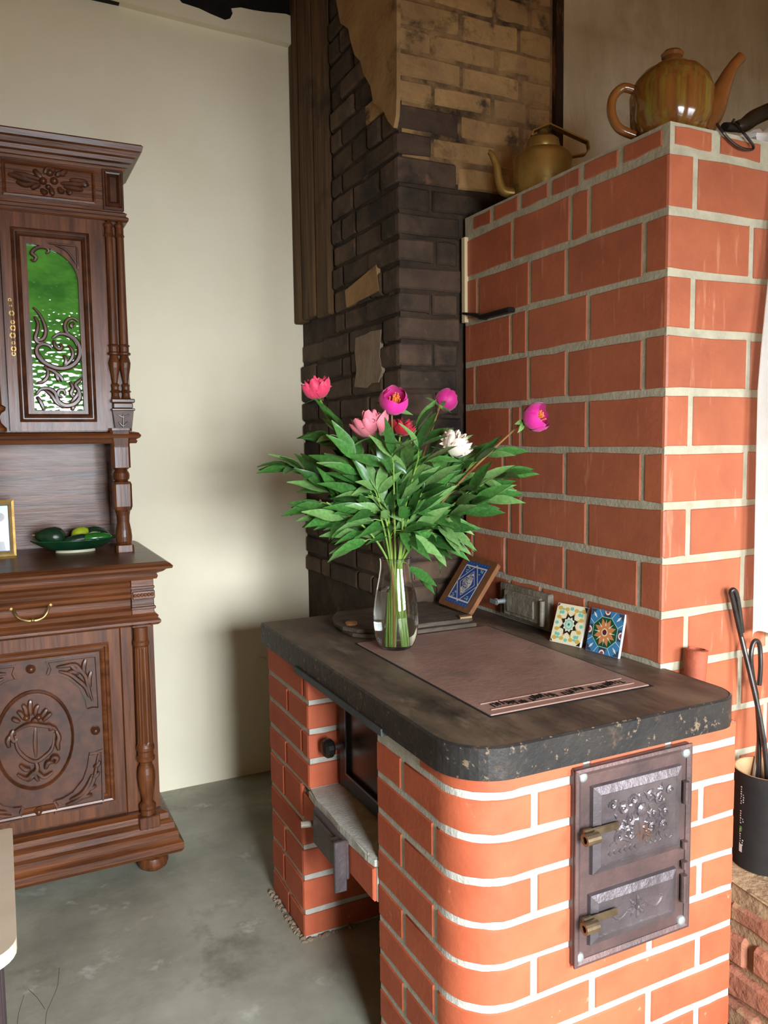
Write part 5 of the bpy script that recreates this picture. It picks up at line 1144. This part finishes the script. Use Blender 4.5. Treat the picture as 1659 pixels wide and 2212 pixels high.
flowers = [  # px, py, D, R px, material, layers, axis, stamens, stem mat, label
    (685, 838, 2.25, 27, m_pcor, FULL, UP*1-RT*.25-FW*.25, False, m_stem, 'coral pink peony on the tallest stem at the far left', [.6, .68, .76, .87], 4),
    (850, 868, 2.13, 29, m_pmag, CUP, UP*.55-FW*.75+RT*.12, True, m_stemr, 'magenta cup shaped peony at the centre top of the bouquet', [.58, .64, .70, .77], 4),
    (800, 916, 2.10, 34, m_ppink, OPEN, UP*.8-RT*.25+FW*.1, False, m_stem, 'pale salmon pink open peony left of the centre magenta bloom', [.6, .68, .78], 4),
    (869, 922, 2.18, 22, m_pred, OPEN, UP*.8+RT*.2, False, m_stem, 'dark red peony half hidden behind the centre stems', [.5, .68, .8], 3),
    (962, 866, 2.36, 24, m_pmag2, CUP, UP*.7+RT*.6+FW*.5, False, m_stemr, 'deep magenta peony turned away, right of centre', [.6, .68, .76], 4),
    (984, 958, 2.16, 31, m_pwhite, OPEN, UP*.8+RT*.45-FW*.1, False, m_stem, 'white ruffled peony low on the right of the bouquet', [.6, .7, .8], 4),
    (1155, 902, 2.12, 29, m_pmag, CUP, RT*.72-FW*.62+UP*.2, True, m_stemr, 'magenta peony on the stem reaching far right towards the heater', [.6, .67, .74, .80], 4)]
for k, (px, py, D, Rp, m, lay, ax, st, sm, lab, nodes, nl) in enumerate(flowers):
    c = atD(px, py, D); R = Rp*D/F_PX*1.06; t = thing('peony', lab, 'flower', RIM+Vector((.004*k-.012, 0, -.236)), 'peonies in the glass vase')
    ax = ax.normalized(); base = c-ax*R*.85
    cv = stem_curve(base-ax*.004, k*.9, .8)
    bm = B(); tube(bm, cv, [.0042-.0016*i/len(cv) for i in range(len(cv))], 7); obj('stem', bm, sm, t, True)
    bloom(t, c, ax, R, m, lay, st, True, 0 if lay is CUP else 26)
    for q, tt in enumerate(nodes):
        p, tg = along(cv, tt); h = p-RIM; h.z = 0
        leaf_group(t, p, out_dir(p), rp.choice((3, 4, 5)), .118-.02*(tt > .7), .35, .04)
leafy = [(648, 1010, 2.22, 'leafy peony stem spreading low to the left of the vase'), (705, 1085, 2.12, 'leafy peony stem hanging lowest on the left'), (1060, 1035, 2.14, 'leafy peony stem spreading right below the long magenta bloom'),
         (1035, 1085, 2.12, 'leafy peony stem drooping lowest on the right'), (905, 985, 2.05, 'leafy peony stem in front right of the bouquet'), (775, 1010, 2.08, 'leafy peony stem in front left of the bouquet'), (930, 1000, 2.38, 'leafy peony stem at the back of the bouquet'), (745, 945, 2.27, 'leafy peony stem rising behind the coral bloom stem'), (985, 1005, 2.30, 'leafy peony stem below the white bloom'), (1040, 985, 2.2, 'leafy peony stem under the far right magenta bloom'), (890, 945, 2.22, 'leafy peony stem between the centre blooms'), (815, 1075, 2.10, 'short leafy peony stem just left above the vase rim'), (905, 1080, 2.12, 'short leafy peony stem just right above the vase rim'), (850, 1000, 2.04, 'leafy peony stem at the very front above the vase rim')]
for k, (px, py, D, lab) in enumerate(leafy):
    tip = atD(px, py, D); t = thing('leafy_sprig', lab, 'foliage', RIM+Vector((.004*k-.014, .006, -.236)), 'leafy stems in the glass vase')
    cv = stem_curve(tip, k*1.3+.5, .9); bm = B(); tube(bm, cv, [.0038-.0018*i/len(cv) for i in range(len(cv))], 7); obj('stem', bm, m_stem, t, True)
    for tt in (.66, .71, .76, .81, .86, .91, .97):
        p, tg = along(cv, tt); h = p-RIM; h.z = 0; a = rp.uniform(0, 2*PI)
        leaf_group(t, p, out_dir(p, .5 if tt > .9 else .9), rp.choice((3, 4, 5)), .12, .35, .035)
